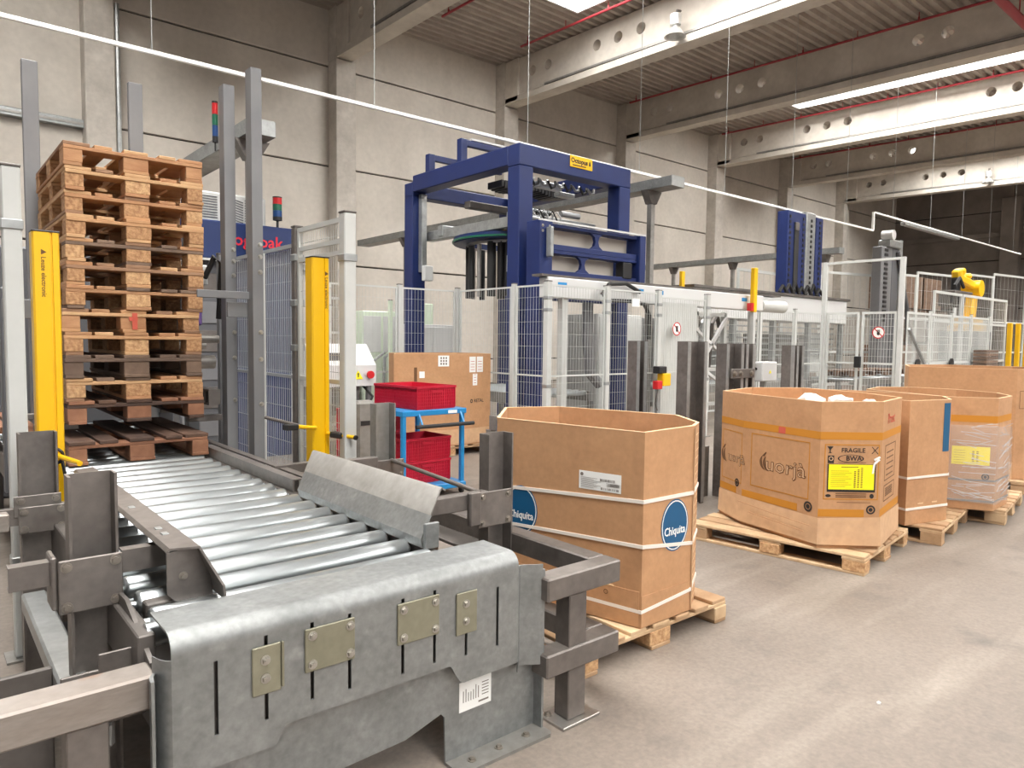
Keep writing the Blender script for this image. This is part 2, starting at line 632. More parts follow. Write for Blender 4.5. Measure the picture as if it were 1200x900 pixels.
# roof beams with round openings through the web
def beam(i, x):
    y0, y1 = -22.0, YW - 0.35
    t = T('roof_beam', 'concrete roof beam with round openings, %s from the far end wall' % ORD[len(COLX) - 1 - i], 'beam', (x + 0.3, y1, 9),
          kind='structure', group='roof beams')
    xa, xb = x + 0.10, x + 0.42
    holes = []
    yb = YW - 1.7
    pats = [0.0, 0.72, 2.75, 3.55, 4.35]
    while yb > y0 + 6:
        for p in pats:
            holes.append(yb - p)
        yb -= 9.0
    holes.sort()
    r = 0.155
    hw = 0.26
    ys = [y0]
    cells = []
    for h in holes:
        cells.append((ys[-1], h - hw, None))
        cells.append((h - hw, h + hw, h))
        ys.append(h + hw)
    cells.append((ys[-1], y1, None))
    mb = MB()
    n = 16
    for xs, flip in ((xa, False), (xb, True)):
        for (a, b, h) in cells:
            ba, bb = beam_z(a) + 0.22, beam_z(b) + 0.22
            ta, tb = roof_z(a) - 0.02, roof_z(b) - 0.02
            if h is None:
                vs = [(xs, a, ba), (xs, b, bb), (xs, b, tb), (xs, a, ta)]
                mb.add(vs, [(0, 3, 2, 1) if not flip else (0, 1, 2, 3)])
            else:
                zc = beam_z(h) + 0.82
                ring, outer = [], []
                for k in range(n):
                    ang = 2 * math.pi * (k + 0.5) / n
                    ring.append((xs, h + r * math.cos(ang), zc + r * math.sin(ang)))
                    # outer point on the cell's rectangle
                    cx, cz = math.cos(ang), math.sin(ang)
                    s = min(hw / max(abs(cx), 1e-6), (hw) / max(abs(cz), 1e-6))
                    outer.append((xs, h + cx * s, zc + cz * s))
                vs = ring + outer
                fs = []
                for k in range(n):
                    k2 = (k + 1) % n
                    q = (k, k2, n + k2, n + k)
                    fs.append(q if not flip else q[::-1])
                mb.add(vs, fs)
                # above and below the square
                lo, hi = zc - hw, zc + hw
                # corner fillers keep the octagonal outer ring closed
                for sy in (-1, 1):
                    for sz in (-1, 1):
                        c0 = (xs, h + sy * hw, zc + sz * hw)
                        cand = sorted(outer, key=lambda p: (p[1] - c0[1]) ** 2 + (p[2] - c0[2]) ** 2)[:2]
                        mb.add([c0, cand[0], cand[1]], [(0, 1, 2)])
                for za, zb, zc2, zd in ((ba, bb, lo, lo), (hi, hi, tb, ta)):
                    vs = [(xs, a, za), (xs, b, zb), (xs, b, zc2), (xs, a, zd)]
                    mb.add(vs, [(0, 3, 2, 1) if not flip else (0, 1, 2, 3)])
    for h in holes:
        zc = beam_z(h) + 0.82
        vs = []
        for xs in (xa, xb):
            for k in range(n):
                ang = 2 * math.pi * (k + 0.5) / n
                vs.append((xs, h + r * math.cos(ang), zc + r * math.sin(ang)))
        mb.add(vs, [(k, (k + 1) % n, n + (k + 1) % n, n + k) for k in range(n)])
    part('web', mb, 'concrete_beam', t)
    mb = MB()
    xf0, xf1 = x + 0.02, x + 0.50
    prof = [(xf0, 0.0), (xf1, 0.0), (xf1, 0.18), (xb, 0.24), (xa, 0.24), (xf0, 0.18)]
    vs = [(px, yv, beam_z(yv) + pz) for yv in (y0, y1) for px, pz in prof]
    m_ = len(prof)
    mb._convex(vs, [tuple(range(m_)), tuple(range(m_, 2 * m_))] + [(k, (k + 1) % m_, m_ + (k + 1) % m_, m_ + k) for k in range(m_)])
    part('bottom_flange', mb, 'concrete_beam', t)
    mb = MB()
    mb.box(x + 0.02, x + 0.50, y1 - 0.75, y1, beam_z(y1) + 0.02, roof_z(y1) - 0.03, 0.02)
    part('end_block', mb, 'concrete_beam', t)
    mb = MB()
    mb.bar((x + 0.05, y1 - 2.0, beam_z(y1 - 2.0) + 0.24), (x + 0.05, y0, beam_z(y0) + 0.24), 0.07, 0.06)
    part('cable_conduit', mb, 'galvanised_dull', t)
    return t


for i, x in enumerate(COLX):
    beam(i, x)

# trapezoidal roof deck, ribs spanning from beam to beam, open where the skylights are
ce = T('ceiling', 'grey trapezoidal steel roof deck spanning between the concrete beams', 'ceiling', (10, 0, 10), kind='structure')


def deck(x0, x1, y0, y1):
    mb = MB()
    p = 0.30
    prof = [(0, 0), (0.11, 0), (0.15, 0.10), (0.26, 0.10), (0.30, 0)]
    ys = []
    y = y1
    while y > y0 + 0.01:
        for (dy, dz) in prof[:-1]:
            yv = y - dy
            if yv < y0:
                break
            ys.append((yv, dz))
        y -= p
    ys.append((y0, 0))
    vs = [(xv, yv, roof_z(yv) + dz) for xv in (x0, x1) for (yv, dz) in ys]
    n = len(ys)
    mb.add(vs, [(k, n + k, n + k + 1, k + 1) for k in range(n - 1)])
    part('deck_sheet', mb, 'roof_deck', ce)


SKY_Y0, SKY_Y1 = -21.0, 14.1
sky_id = 0
for i in range(len(COLX)):
    x0 = COLX[i] + 0.26
    x1 = (COLX[i + 1] + 0.26) if i + 1 < len(COLX) else XE + 0.1
    if i % 2 == 1 and i + 1 < len(COLX):
        s0, s1 = x0 + 1.75, x0 + 4.75
        deck(x0, x1, SKY_Y1, YW + 0.1)
        deck(x0, s0, -23, SKY_Y1)
        deck(s1, x1, -23, SKY_Y1)
        deck(s0, s1, -23, SKY_Y0)
        sky_id += 1
        t = T('window_%d' % sky_id, 'long bright rooflight strip between concrete beams, %s from the end wall' % ORD[4 - sky_id], 'skylight',
              ((s0 + s1) / 2, 0, 10.3), kind='structure', group='rooflight strips')
        ny = 12
        for k in range(ny):
            a = SKY_Y0 + (SKY_Y1 - SKY_Y0) * k / ny
            b = SKY_Y0 + (SKY_Y1 - SKY_Y0) * (k + 1) / ny
            mb = MB()
            vs = [(s0 + 0.06, a + 0.05, roof_z(a) + 0.42), (s1 - 0.06, a + 0.05, roof_z(a) + 0.42), (s1 - 0.06, b - 0.05, roof_z(b) + 0.42),
                  (s0 + 0.06, b - 0.05, roof_z(b) + 0.42)]
            vs += [(p[0], p[1], p[2] + 0.03) for p in vs]
            mb._convex(vs, [(0, 1, 2, 3), (4, 5, 6, 7), (0, 1, 5, 4), (1, 2, 6, 5), (2, 3, 7, 6), (3, 0, 4, 7)])
            part('pane', mb, 'skylight_pane', t)
            if k:
                mb = MB()
                mb.box(s0, s1, a - 0.05, a + 0.05, roof_z(a) + 0.36, roof_z(a) + 0.46)
                part('glazing_bar', mb, 'white_clean', t)
        for (xa, xb) in ((s0 - 0.06, s0), (s1, s1 + 0.06)):
            mb = MB()
            vs = [(xx, yv, roof_z(yv) + zz) for xx in (xa, xb) for yv in (SKY_Y0, SKY_Y1) for zz in (-0.02, 0.5)]
            mb._convex(vs, [(0, 1, 3, 2), (4, 5, 7, 6), (0, 1, 5, 4), (2, 3, 7, 6), (0, 2, 6, 4), (1, 3, 7, 5)])
            part('kerb', mb, 'white_clean', t)
        mb = MB()
        mb.box(s0 - 0.06, s1 + 0.06, SKY_Y1, SKY_Y1 + 0.06, roof_z(SKY_Y1) - 0.02, roof_z(SKY_Y1) + 0.5)
        part('kerb', mb, 'white_clean', t)
    else:
        deck(x0, x1, -23, YW + 0.1)

# sprinkler pipes under the deck
pid = 0
for (x, ys, zl) in ((11.35, 16.6, 0.16), (14.2, 16.6, 0.2), (17.4, 16.8, 0.16), (20.55, 17.8, 0.2), (23.4, 16.8, 0.2), (26.5, 17.8, 0.2), (32.5, 17.8, 0.2)):
    pid += 1
    t = T('sprinkler_pipe', 'thin dark red sprinkler pipe under the roof deck, %s from the dispensed pallet stack' % ORD[pid - 1], 'pipe', (x, ys, 10.2),
          group='sprinkler pipes')
    mb = MB()
    mb.cyl((x, ys, roof_z(ys) - zl), (x, -20, roof_z(-20) - zl), 0.035, 8)
    part('pipe', mb, 'red_pipe', t)
    y = ys - 0.3
    k = 0
    while y > -6:
        mb = MB()
        mb.cyl((x, y, roof_z(y) - zl), (x, y, roof_z(y) + 0.02), 0.012, 6)
        if k % 2 == 0:
            mb.cyl((x, y, roof_z(y) - zl), (x, y, roof_z(y) - zl + 0.1), 0.028, 6)
        part('hanger', mb, 'red_pipe', t)
        y -= 1.6
        k += 1
# thick red sprinkler main crossing under the beams
t = T('sprinkler_main', 'thick red sprinkler main pipe cutting across the picture corner', 'pipe', (20, 5, 8.4))
mb = MB()
mb.cyl((13.0, 5.0, 8.42), (45.0, 5.0, 8.42), 0.09, 12)
part('pipe', mb, 'red_pipe', t)
for x in (14.9, 18.2, 23.0, 29.0, 35.0, 41.0):
    mb = MB()
    mb.cyl((x, 5.0, 8.48), (x, 5.0, roof_z(5.0) + 0.02 if x > 15.6 else beam_z(5.0) + 0.02), 0.015, 6)
    part('hanger', mb, 'red_pipe', t)

# white lighting trunking hung on thin wires
def trunking(x0, x1, y, z, lab):
    t = T('light_trunking', lab, 'light rail', ((x0 + x1) / 2, y, z))
    mb = MB()
    mb.bar((x0, y, z), (x1, y, z), 0.045, 0.05, b=0.006)
    part('rail', mb, 'rail_white', t)
    x = x0 + 1.3
    while x < x1:
        mb = MB()
        mb.cyl((x, y, z + 0.03), (x, y, roof_z(y) + 0.05), 0.006, 5)
        part('hanging_wire', mb, 'galvanised_light', t)
        x += 3.0
    return t


tr = trunking(-2.0, 22.08, 9.5, 4.86, 'long thin white trunking line running the length of the hall')
mb = MB()
mb.bar((22.05, 9.5, 4.86), (22.05, 9.5, 5.40), 0.06, 0.06)
part('riser', mb, 'rail_white', tr)
tr2 = trunking(22.12, 36.5, 9.5, 5.40, 'short far white trunking set higher with a lamp batten under it')
mb = MB()
mb.box(24.2, 29.0, 9.42, 9.58, 5.26, 5.36, 0.01)
part('batten', mb, 'galvanised_light', tr2)


# high-bay lamps under beams
def highbay(x, y, z, lab, s=1.0):
    t = T('high_bay_lamp', lab, 'lamp', (x, y, z), group='high-bay lamps')
    mb = MB()
    mb.lathe((x, y, z), [(0.0, 0.20 * s), (0.13 * s, 0.20 * s), (0.24 * s, 0.02 * s), (0.27 * s, 0.0), (0.25 * s, 0.0), (0.22 * s, 0.03 * s), (0.11 * s, 0.18 * s)], 20)
    part('reflector', mb, 'lamp_reflector', t)
    mb = MB()
    mb.lathe((x, y, z + 0.2 * s), [(0.0, 0.0), (0.06 * s, 0.0), (0.06 * s, 0.06 * s), (0.14 * s, 0.08 * s), (0.15 * s, 0.32 * s), (0.05 * s, 0.36 * s), (0.0, 0.36 * s)], 16)
    part('gear_housing', mb, 'lamp_reflector', t)
    mb = MB()
    mb.path([(x, y, z + 0.55 * s), (x + 0.06, y, z + 0.66 * s), (x + 0.2, y, z + 0.68 * s)], 0.03 * s, 6)
    part('bracket', mb, 'steel_dark', t)
    mb = MB()
    mb.lathe((x, y, z + 0.015 * s), [(0.0, 0.0), (0.24 * s, 0.0), (0.24 * s, 0.01), (0.0, 0.012)], 16)
    part('lens', mb, 'glass_clear', t)


highbay(14.75, 11.35, 9.05, 'silver bell-shaped high-bay lamp on the second lit beam above the blue wrapper')
highbay(38.65, 11.5, 9.05, 'small silver high-bay lamp on the far lit beam over the robot cell')
# wall services
mb = MB()
mb.path([(3.73, YW - 0.45, 0.0), (3.73, YW - 0.45, 6.1), (3.73, YW - 0.45, 8.9)], 0.05, 8)
single('conduit_pipe', mb, 'galvanised_light', 'vertical galvanised conduit running up the long concrete wall behind the pallets', 'pipe')
t = T('wall_tray', 'ribbed grey cable tray fixed level along the concrete wall behind the pallet stack', 'cable tray', (0, YW - 0.1, 6.1))
mb = MB()
mb.box(-6, 3.6, YW - 0.22, YW - 0.02, 6.08, 6.26, 0.01)
part('tray', mb, 'galvanised', t)
mb = MB()
mb.box(-6, 3.6, YW - 0.235, YW - 0.225, 6.14, 6.19)
part('side_lip', mb, 'galvanised_dull', t)
mb = MB()
mb.box(3.1, 3.2, YW - 0.2, YW, 5.98, 6.1)
part('bracket', mb, 'steel_dark', t)


# overhead cable trays on posts
def tray_y(x, y0, y1, z, lab, wdt=0.30, posts=()):
    t = T('cable_tray', lab, 'cable tray', (x, (y0 + y1) / 2, 0))
    mb = MB()
    mb.box(x - wdt / 2, x + wdt / 2, y0, y1, z, z + 0.02)
    part('tray_floor', mb, 'galvanised_dull', t)
    for s in (-1, 1):
        mb = MB()
        mb.box(x + s * wdt / 2 - 0.01, x + s * wdt / 2 + 0.01, y0, y1, z, z + 0.16)
        part('tray_side', mb, 'galvanised', t)
    mb = MB()
    mb.box(x - wdt / 2, x + wdt / 2, y0 - 0.012, y0, z, z + 0.17)
    part('end_plate', mb, 'galvanised_light', t)
    for y in posts:
        mb = MB()
        mb.box(x - 0.05, x + 0.05, y - 0.05, y + 0.05, 0.0, z - 0.12, 0.005)
        part('post', mb, 'galvanised_dull', t)
        mb = MB()
        vs = [(x - 0.2, y - 0.07, z), (x + 0.2, y - 0.07, z), (x + 0.07, y - 0.07, z - 0.22), (x - 0.07, y - 0.07, z - 0.22)]
        mb.prism(vs, (0, 0.14, 0))
        part('bracket', mb, 'steel_dark', t)
    return t


tray_y(9.85, 7.45, 18.3, 4.06, 'grey overhead cable tray crossing behind the blue wrapper frame', 0.34, (8.0, 11.0, 16.0))
tray_y(20.0, 9.45, 17.0, 4.0, 'grey overhead cable tray between the wrapper and the blue lift tower', 0.3, (9.9, 12.9, 15.2))
tray_y(3.05, 8.0, 13.5, 3.72, 'grey overhead cable tray above the white machine housing by the pallet stack', 0.30, (8.35, 12.0))
mb = MB()
mb.box(5.3, 8.9, YW - 0.2, YW - 0.01, 3.3, 3.45)
single('cable_duct', mb, 'galvanised_dull', 'straight grey cable duct low on the wall beside the wrapper', 'cable tray')


# ================================================================== roller conveyor in front
cv = T('roller_conveyor', 'galvanised roller conveyor carrying the pallet stack, with a wide bolted end cover', 'conveyor', (0.98, 2.2, 0))
RT = 0.68       # top of the rollers
mb = MB()
mb.lathe((0, 0, 0), [(0.012, -0.505), (0.012, -0.485), (0.034, -0.483), (0.0385, -0.478), (0.04, -0.47), (0.04, 0.47), (0.0385, 0.478), (0.034, 0.483), (0.012, 0.485),
                     (0.012, 0.505)], 24, axis='x')
rme = mb.mesh('roller', 'roller_zinc')
for i in range(31):
    o = link('roller', rme, cv)
    o.location = (0.985 - 0.98, 2.215 + 0.17 * i - 2.2, RT - 0.04)
    o.rotation_euler = (random.uniform(0, 6.28), 0, 0)
# frame side members
for s, x0, x1 in ((-1, 0.44, 0.485), (1, 1.485, 1.53)):
    mb = MB()
    mb.box(x0, x1, 2.08, 7.5, 0.50, 0.655, 0.004)
    part('side_member', mb, 'steel_dark', cv)
for y in (2.6, 3.7, 4.9, 6.2, 7.3):
    mb = MB()
    mb.box(0.485, 1.485, y - 0.04, y + 0.04, 0.44, 0.52, 0.004)
    part('cross_member', mb, 'steel_dark', cv)
for y in (3.2, 5.0, 7.0):
    for x in (0.45, 1.46):
        mb = MB()
        mb.box(x, x + 0.07, y - 0.05, y + 0.05, 0, 0.5, 0.004)
        part('leg', mb, 'steel_dark', cv)
# lower return belt of pans seen between the rollers
mb = MB()
mb.box(0.49, 1.48, 2.1, 7.4, 0.425, 0.437)
part('drip_pan', mb, 'steel_dark', cv)

# end cover: bent galvanised sheet with slots
R_ = 0.05
FY, FT = 1.90, 0.705
L1 = 0.16                               # flat part of the flange
slots = [(0.587, 0.408, 0.611), (0.722, 0.404, 0.645), (0.857, 0.418, 0.648), (0.976, 0.411, 0.645), (1.161, 0.403, 0.648), (1.282, 0.404, 0.648), (1.411, 0.393, 0.60),
         (1.548, 0.388, 0.601)]
arc = math.pi / 2 * R_


def cover_pt(u, s):
    # s = arc length from the rear edge of the flange
    if s <= L1:
        return (u, FY + R_ + L1 - s, FT)
    if s <= L1 + arc:
        a = (s - L1) / R_
        return (u, FY + R_ - R_ * math.sin(a), FT - R_ + R_ * math.cos(a))
    return (u, FY, FT - R_ - (s - L1 - arc))


def zs(z):
    return L1 + arc + (FT - R_ - z)


us = {0.478, 1.645} | {0.75 + 0.008 * k for k in range(9)} | {1.34 + 0.008 * k for k in range(10)}
vset = {0.0, 0.004, L1} | {L1 + arc * k / 6 for k in range(1, 7)}
for x, a, b in slots:
    us |= {x - 0.0055, x + 0.0055}
    vset |= {zs(a), zs(b)}
ZB = 0.386
vset |= {zs(ZB), zs(ZB) + 0.05}


def bottom_z(u):
    if u < 0.78:
        t = min(1.0, max(0.0, (u - 0.752) / 0.028))
        return 0.322 + 0.052 * math.sin(t * math.pi / 2)
    if u < 1.36:
        t = min(1.0, max(0.0, (1.36 - u) / 0.018))
        return 0.352 + 0.022 * math.sin(t * math.pi / 2)
    t = min(1.0, (u - 1.36) / 0.045)
    return 0.352 - 0.052 * math.sin(t * math.pi / 2)


def cover_keep(u, s):
    z = FT - R_ - (s - L1 - arc)
    for x, a, b in slots:
        if abs(u - x) < 0.0055 and a < z < b:
            return False
    return True


_cover_flat = cover_pt


def cover_pt(u, s):
    if s > zs(ZB) + 1e-6:
        return (u, FY, ZB + (bottom_z(u) - ZB) * (s - zs(ZB)) / 0.05)
    return _cover_flat(u, s)


cover = part('end_cover', grid_plate(sorted(us), sorted(vset), cover_keep, cover_pt, 0.006), 'galvanised', cv, 'bent galvanised end cover with adjusting slots')
# dark rear panel behind the slots
mb = MB()
mb.box(0.50, 1.63, 1.925, 1.935, 0.36, 0.68)
part('inner_web', mb, 'steel_dark', cv)
# wings on both ends
for sgn, x0 in ((1, 1.645), (-1, 0.478)):
    prof = [(0, 0), (0.012, 0.012), (0.025, 0.03), (0.04, 0.038), (0.06, 0.03), (0.085, 0.012), (0.105, 0.0), (0.116, -0.004)]
    loop = [(x0 + sgn * dx, FY + dy, 0.262) for dx, dy in prof]
    loop += [(x0 + sgn * dx, FY + dy + 0.006, 0.262) for dx, dy in reversed(prof)]
    if sgn < 0:
        prof = [(0, 0.0), (0.012, 0.01), (0.022, 0.03), (0.03, 0.06)]
        loop = [(x0 + sgn * dx, FY + dy, 0.262) for dx, dy in prof] + [(x0 + sgn * dx, FY + dy + 0.008, 0.262) for dx, dy in reversed(prof)]
    mb = MB()
    mb.prism(loop, (0, 0, 0.38))
    part('cover_wing', mb, 'galvanised', cv)
mb = MB()
mb.prism([(0.43, 1.90, 0.0), (0.438, 1.90, 0.0), (0.442, 1.93, 0), (0.455, 1.955, 0), (0.455, 1.965, 0), (0.436, 1.94, 0), (0.43, 1.92, 0)], (0, 0, 0.60))
part('rear_wing', mb, 'galvanised', cv)
# lower sheet with a raised underside and a foot
low = [(0.47, 0.0), (0.60, 0.0), (0.62, 0.13), (1.20, 0.15), (1.34, 0.19), (1.355, 0.175), (1.36, 0.0), (1.765, 0.0), (1.765, 0.5), (0.47, 0.5)]
mb = MB()
mb.prism([(x, 1.945, z) for x, z in low], (0, 0.008, 0))
part('lower_sheet', mb, 'galvanised', cv)
mb = MB()
mb.prism([(1.765, 1.90, 0.0), (1.775, 1.90, 0.0), (1.775, 1.955, 0), (1.765, 1.955, 0)], (0, 0, 0.62))
part('side_return', mb, 'galvanised', cv)
mb = MB()
lp = [(1.36, 1.945), (1.78, 1.945), (1.78, 1.862), (1.765, 1.848), (1.40, 1.855), (1.375, 1.87), (1.36, 1.89)]
mb.prism([(x, y, 0.0) for x, y in lp], (0, 0, 0.012))
foot = part('foot_plate', mb, 'galvanised_dull', cv)
for x in (1.44, 1.56, 1.69):
    bolt(cv, (x, 1.90, 0.012), (0, 0, 1), 0.011, 'bolt_steel')
mb = MB()
mb.box(0.47, 0.62, 1.85, 1.945, 0.0, 0.012, 0.002)
part('foot_plate', mb, 'galvanised_dull', cv)
# small bolted plates
for (x0, x1, z0, z1, two) in ((0.681, 0.762, 0.482, 0.619, True), (0.833, 0.991, 0.505, 0.633, False), (1.139, 1.297, 0.501, 0.635, False), (1.366, 1.453, 0.472, 0.617, True)):
    mb = MB()
    mb.box(x0, x1, FY - 0.0075, FY - 0.0005, z0, z1, 0.0025)
    p = part('adjusting_plate', mb, 'yellow_zinc', cv)
    xs = [(x0 + x1) / 2 - 0.004] if two else [x0 + 0.022, x1 - 0.016]
    for x in xs:
        for z in (z0 + (0.045 if two else 0.022), z1 - (0.04 if two else 0.022)):
            bolt(cv, (x, FY - 0.0075, z), (0, -1, 0), 0.0098, 'bolt_zinc')
mb = MB()
mb.box(0.7625, 0.770, FY - 0.012, FY - 0.001, 0.49, 0.62, 0.002)
part('angle_edge', mb, 'yellow_zinc', cv)
# data sheet sticker on the lower sheet
mb = MB()
mb.box(1.416, 1.557, 1.9435, 1.9449, 0.168, 0.275)
st = part('data_label', mb, 'paper_white', cv)
mb = MB()
for k in range(7):
    x = 1.432 + k * 0.011
    mb.box(x, x + 0.003, 1.9428, 1.9434, 0.20, 0.20 + random.uniform(0.03, 0.06))
mb.box(1.50, 1.545, 1.9428, 1.9434, 0.182, 0.188)
for k in range(5):
    mb.box(1.515, 1.545, 1.9428, 1.9434, 0.205 + k * 0.011, 0.208 + k * 0.011)
part('print', mb, 'ink_grey', st, kind='stuff')

# drive parts on the near side
mb = MB()
mb.prism([(0.455, 2.02, 0.42), (0.455, 2.9, 0.42), (0.455, 2.9, 0.66), (0.455, 2.3, 0.69), (0.455, 2.02, 0.60)], (0.012, 0, 0))
sp = part('side_plate', mb, 'steel_dark', cv)
for (y, z) in ((2.1, 0.56), (2.22, 0.6), (2.35, 0.64), (2.5, 0.6), (2.7, 0.61)):
    bolt(cv, (0.455, y, z), (-1, 0, 0), 0.01, 'bolt_zinc')
mb = MB()
mb.cyl((0.47, 2.13, 0.635), (0.56, 2.13, 0.635), 0.034, 20)
part('roller_stub', mb, 'roller_zinc', cv)
mb = MB()
mb.cyl((0.36, 2.02, 0.53), (0.44, 2.16, 0.53), 0.009, 8)
part('tension_rod', mb, 'bolt_zinc', cv)
mb = MB()
mb.box(0.36, 0.45, 2.16, 2.168, 0.46, 0.60, 0.002)
mb.box(0.36, 0.45, 2.05, 2.17, 0.455, 0.462, 0.002)
br = part('tension_bracket', mb, 'steel_raw', cv)
bolt(cv, (0.40, 2.10, 0.462), (0, 0, 1), 0.011, 'bolt_steel')
mb = MB()
mb.box(0.30, 0.385, 2.1, 3.4, 0.36, 0.43, 0.008)
part('floor_rail', mb, 'galvanised_light', cv)
mb = MB()
mb.box(0.10, 0.30, 2.55, 2.57, 0.0, 0.44, 0.004)
part('mount_plate', mb, 'steel_dark', cv)
for (x, y0, r) in ((0.54, 2.55, 0.03), (0.56, 2.8, 0.03)):
    mb = MB()
    mb.cyl((x - 0.03, y0, 0.60), (x + 0.09, y0, 0.60), r, 16)
    part('chain_idler', mb, 'roller_zinc', cv)
mb = MB()
mb.box(0.50, 0.60, 2.25, 2.30, 0.60, 0.68, 0.004)
part('bearing_block', mb, 'steel_dark', cv)

# rails along the far half of the conveyor
mb = MB()
mb.prism([(1.50, 3.55, 0.725), (1.555, 3.55, 0.725), (1.555, 3.55, 0.718), (1.508, 3.55, 0.718), (1.508, 3.55, 0.66), (1.50, 3.55, 0.66)], (0, 1.5, 0))
part('edge_rail', mb, 'steel_raw', cv, 'bent steel edge rail beside the rollers')
mb = MB()
mb.box(1.63, 1.68, 3.65, 5.6, 0.69, 0.70, 0.002)
part('outer_rail', mb, 'steel_raw', cv)
for y in (3.62, 4.05):
    mb = MB()
    mb.box(1.60, 2.02, y, y + 0.05, 0.66, 0.715, 0.003)
    part('outrigger', mb, 'steel_raw', cv)


# ------------------------------------------------------------------ guides beside the rollers
def channel_post(parent, x0, x1, y0, y1, z0, z1, open_back=True, m='steel_raw'):
    t = 0.008
    mb = MB()
    lp = [(x0, y0), (x0 + t, y0), (x0 + t, y1 - t), (x1 - t, y1 - t), (x1 - t, y0), (x1, y0), (x1, y1), (x0, y1)]
    mb.prism([(x, y, z0) for x, y in lp], (0, 0, z1 - z0))
    return part('post', mb, m, parent)


def clamp(parent, x0, x1, yf, z0, z1, depth=0.05, m='steel_raw'):
    mb = MB()
    mb.box(x0, x1, yf - 0.012, yf - 0.002, z0, z1, 0.003)
    p = part('clamp_plate', mb, m, parent)
    for x in (x0 + 0.02, x1 - 0.02):
        for z in (z0 + 0.02, z1 - 0.02):
            bolt(parent, (x, yf - 0.012, z), (0, -1, 0), 0.011, 'bolt_steel')
    return p


gr = T('side_guide', 'slanted steel guide plate on two bracketed posts beside the crate cart', 'conveyor guide', (2.0, 2.9, 0))
# plate bent from sheet: short upright foot, slanted face, rolled top
prof = [(1.468, 0.668), (1.468, 0.700), (1.598, 0.868), (1.612, 0.874), (1.632, 0.862)]
inner = [(1.474, 0.668), (1.474, 0.698), (1.602, 0.863), (1.612, 0.867), (1.628, 0.857)]
ya = [2.27, 2.275, 2.335, 2.34, 2.34]
yb = [3.40, 3.42, 3.53, 3.54, 3.54]
mb = MB()
n = 5
vs = [(p[0], ya[i], p[1]) for i, p in enumerate(prof)] + [(p[0], ya[i], p[1]) for i, p in enumerate(inner)]
vs += [(p[0], yb[i], p[1]) for i, p in enumerate(prof)] + [(p[0], yb[i], p[1]) for i, p in enumerate(inner)]
fs = []
for i in range(n - 1):
    fs += [(i, i + 1, 10 + i + 1, 10 + i), (5 + i + 1, 5 + i, 15 + i, 15 + i + 1), (i + 1, i, 5 + i, 5 + i + 1), (10 + i, 10 + i + 1, 15 + i + 1, 15 + i)]
fs += [(0, 10, 15, 5), (4, 9, 19, 14)]
mb.add(vs, fs)
part('guide_plate', mb, 'galvanised_dull', gr)
mb = MB()
a, b = Vector((1.466, 0, 0.682)), Vector((1.528, 0, 0.777))
mb.add([(1.4655, 2.262, 0.672), (1.4655, 2.27, 0.704), (1.526, 2.29, 0.782), (1.4655, 3.395, 0.672), (1.4655, 3.41, 0.704), (1.526, 3.46, 0.782),
        (1.469, 2.262, 0.672), (1.469, 2.27, 0.703), (1.529, 2.29, 0.780), (1.469, 3.395, 0.672), (1.469, 3.41, 0.703), (1.529, 3.46, 0.780)],
       [(0, 1, 4, 3), (1, 2, 5, 4), (6, 9, 10, 7), (7, 10, 11, 8), (0, 6, 7, 1), (1, 7, 8, 2), (3, 4, 10, 9), (4, 5, 11, 10), (2, 8, 11, 5), (0, 3, 9, 6)])
part('wear_strip', mb, 'galvanised', gr, 'dull galvanised wear strip along the lower half')
mb = MB()
mb.box(1.47, 1.535, 2.245, 2.262, 0.665, 0.765, 0.003)
mb.box(1.475, 1.53, 2.255, 2.9, 0.668, 0.69, 0.003)
part('end_angle', mb, 'galvanised', gr)
# posts
channel_post(gr, 1.93, 2.07, 2.44, 2.51, 0.0, 1.05)
channel_post(gr, 2.03, 2.16, 3.62, 3.69, 0.0, 1.09, m='galvanised_dull')
clamp(gr, 1.855, 2.04, 2.425, 0.648, 0.805)
mb = MB()
mb.box(1.80, 1.86, 2.40, 2.43, 0.665, 0.815, 0.006)
part('clamp_bracket', mb, 'steel_raw', gr)
clamp(gr, 1.985, 2.2, 3.60, 0.655, 0.765)
for (y, x0, x1) in ((2.47, 1.58, 1.92), (3.55, 1.60, 1.98)):
    mb = MB()
    mb.box(x0, x1, y - 0.045, y + 0.005, 0.735, 0.805, 0.004)
    part('arm', mb, 'steel_raw', gr)
mb = MB()
mb.cyl((1.88, 2.44, 0.80), (2.12, 3.60, 0.76), 0.011, 10)
part('tie_rod', mb, 'steel_raw', gr)

gl = T('side_guide', 'steel guide beside the yellow column with two tall channel posts and heavy clamp plates', 'conveyor guide', (0.4, 2.9, 0))
prof = [(0.555, 0.828), (0.565, 0.838), (0.64, 0.842), (0.685, 0.735), (0.690, 0.690)]
inn = [(0.558, 0.822), (0.567, 0.831), (0.636, 0.835), (0.679, 0.733), (0.684, 0.690)]
mb = MB()
ya = [2.24, 2.24, 2.20, 2.12, 2.12]
yb = [3.85] * 5
vs = [(p[0], ya[i], p[1]) for i, p in enumerate(prof)] + [(p[0], ya[i], p[1]) for i, p in enumerate(inn)]
vs += [(p[0], yb[i], p[1]) for i, p in enumerate(prof)] + [(p[0], yb[i], p[1]) for i, p in enumerate(inn)]
fs = []
for i in range(4):
    fs += [(i, i + 1, 10 + i + 1, 10 + i), (5 + i + 1, 5 + i, 15 + i, 15 + i + 1), (i + 1, i, 5 + i, 5 + i + 1), (10 + i, 10 + i + 1, 15 + i + 1, 15 + i)]
fs += [(0, 10, 15, 5), (4, 9, 19, 14)]
mb.add(vs, fs)
part('guide_plate', mb, 'steel_raw', gl)
mb = MB()
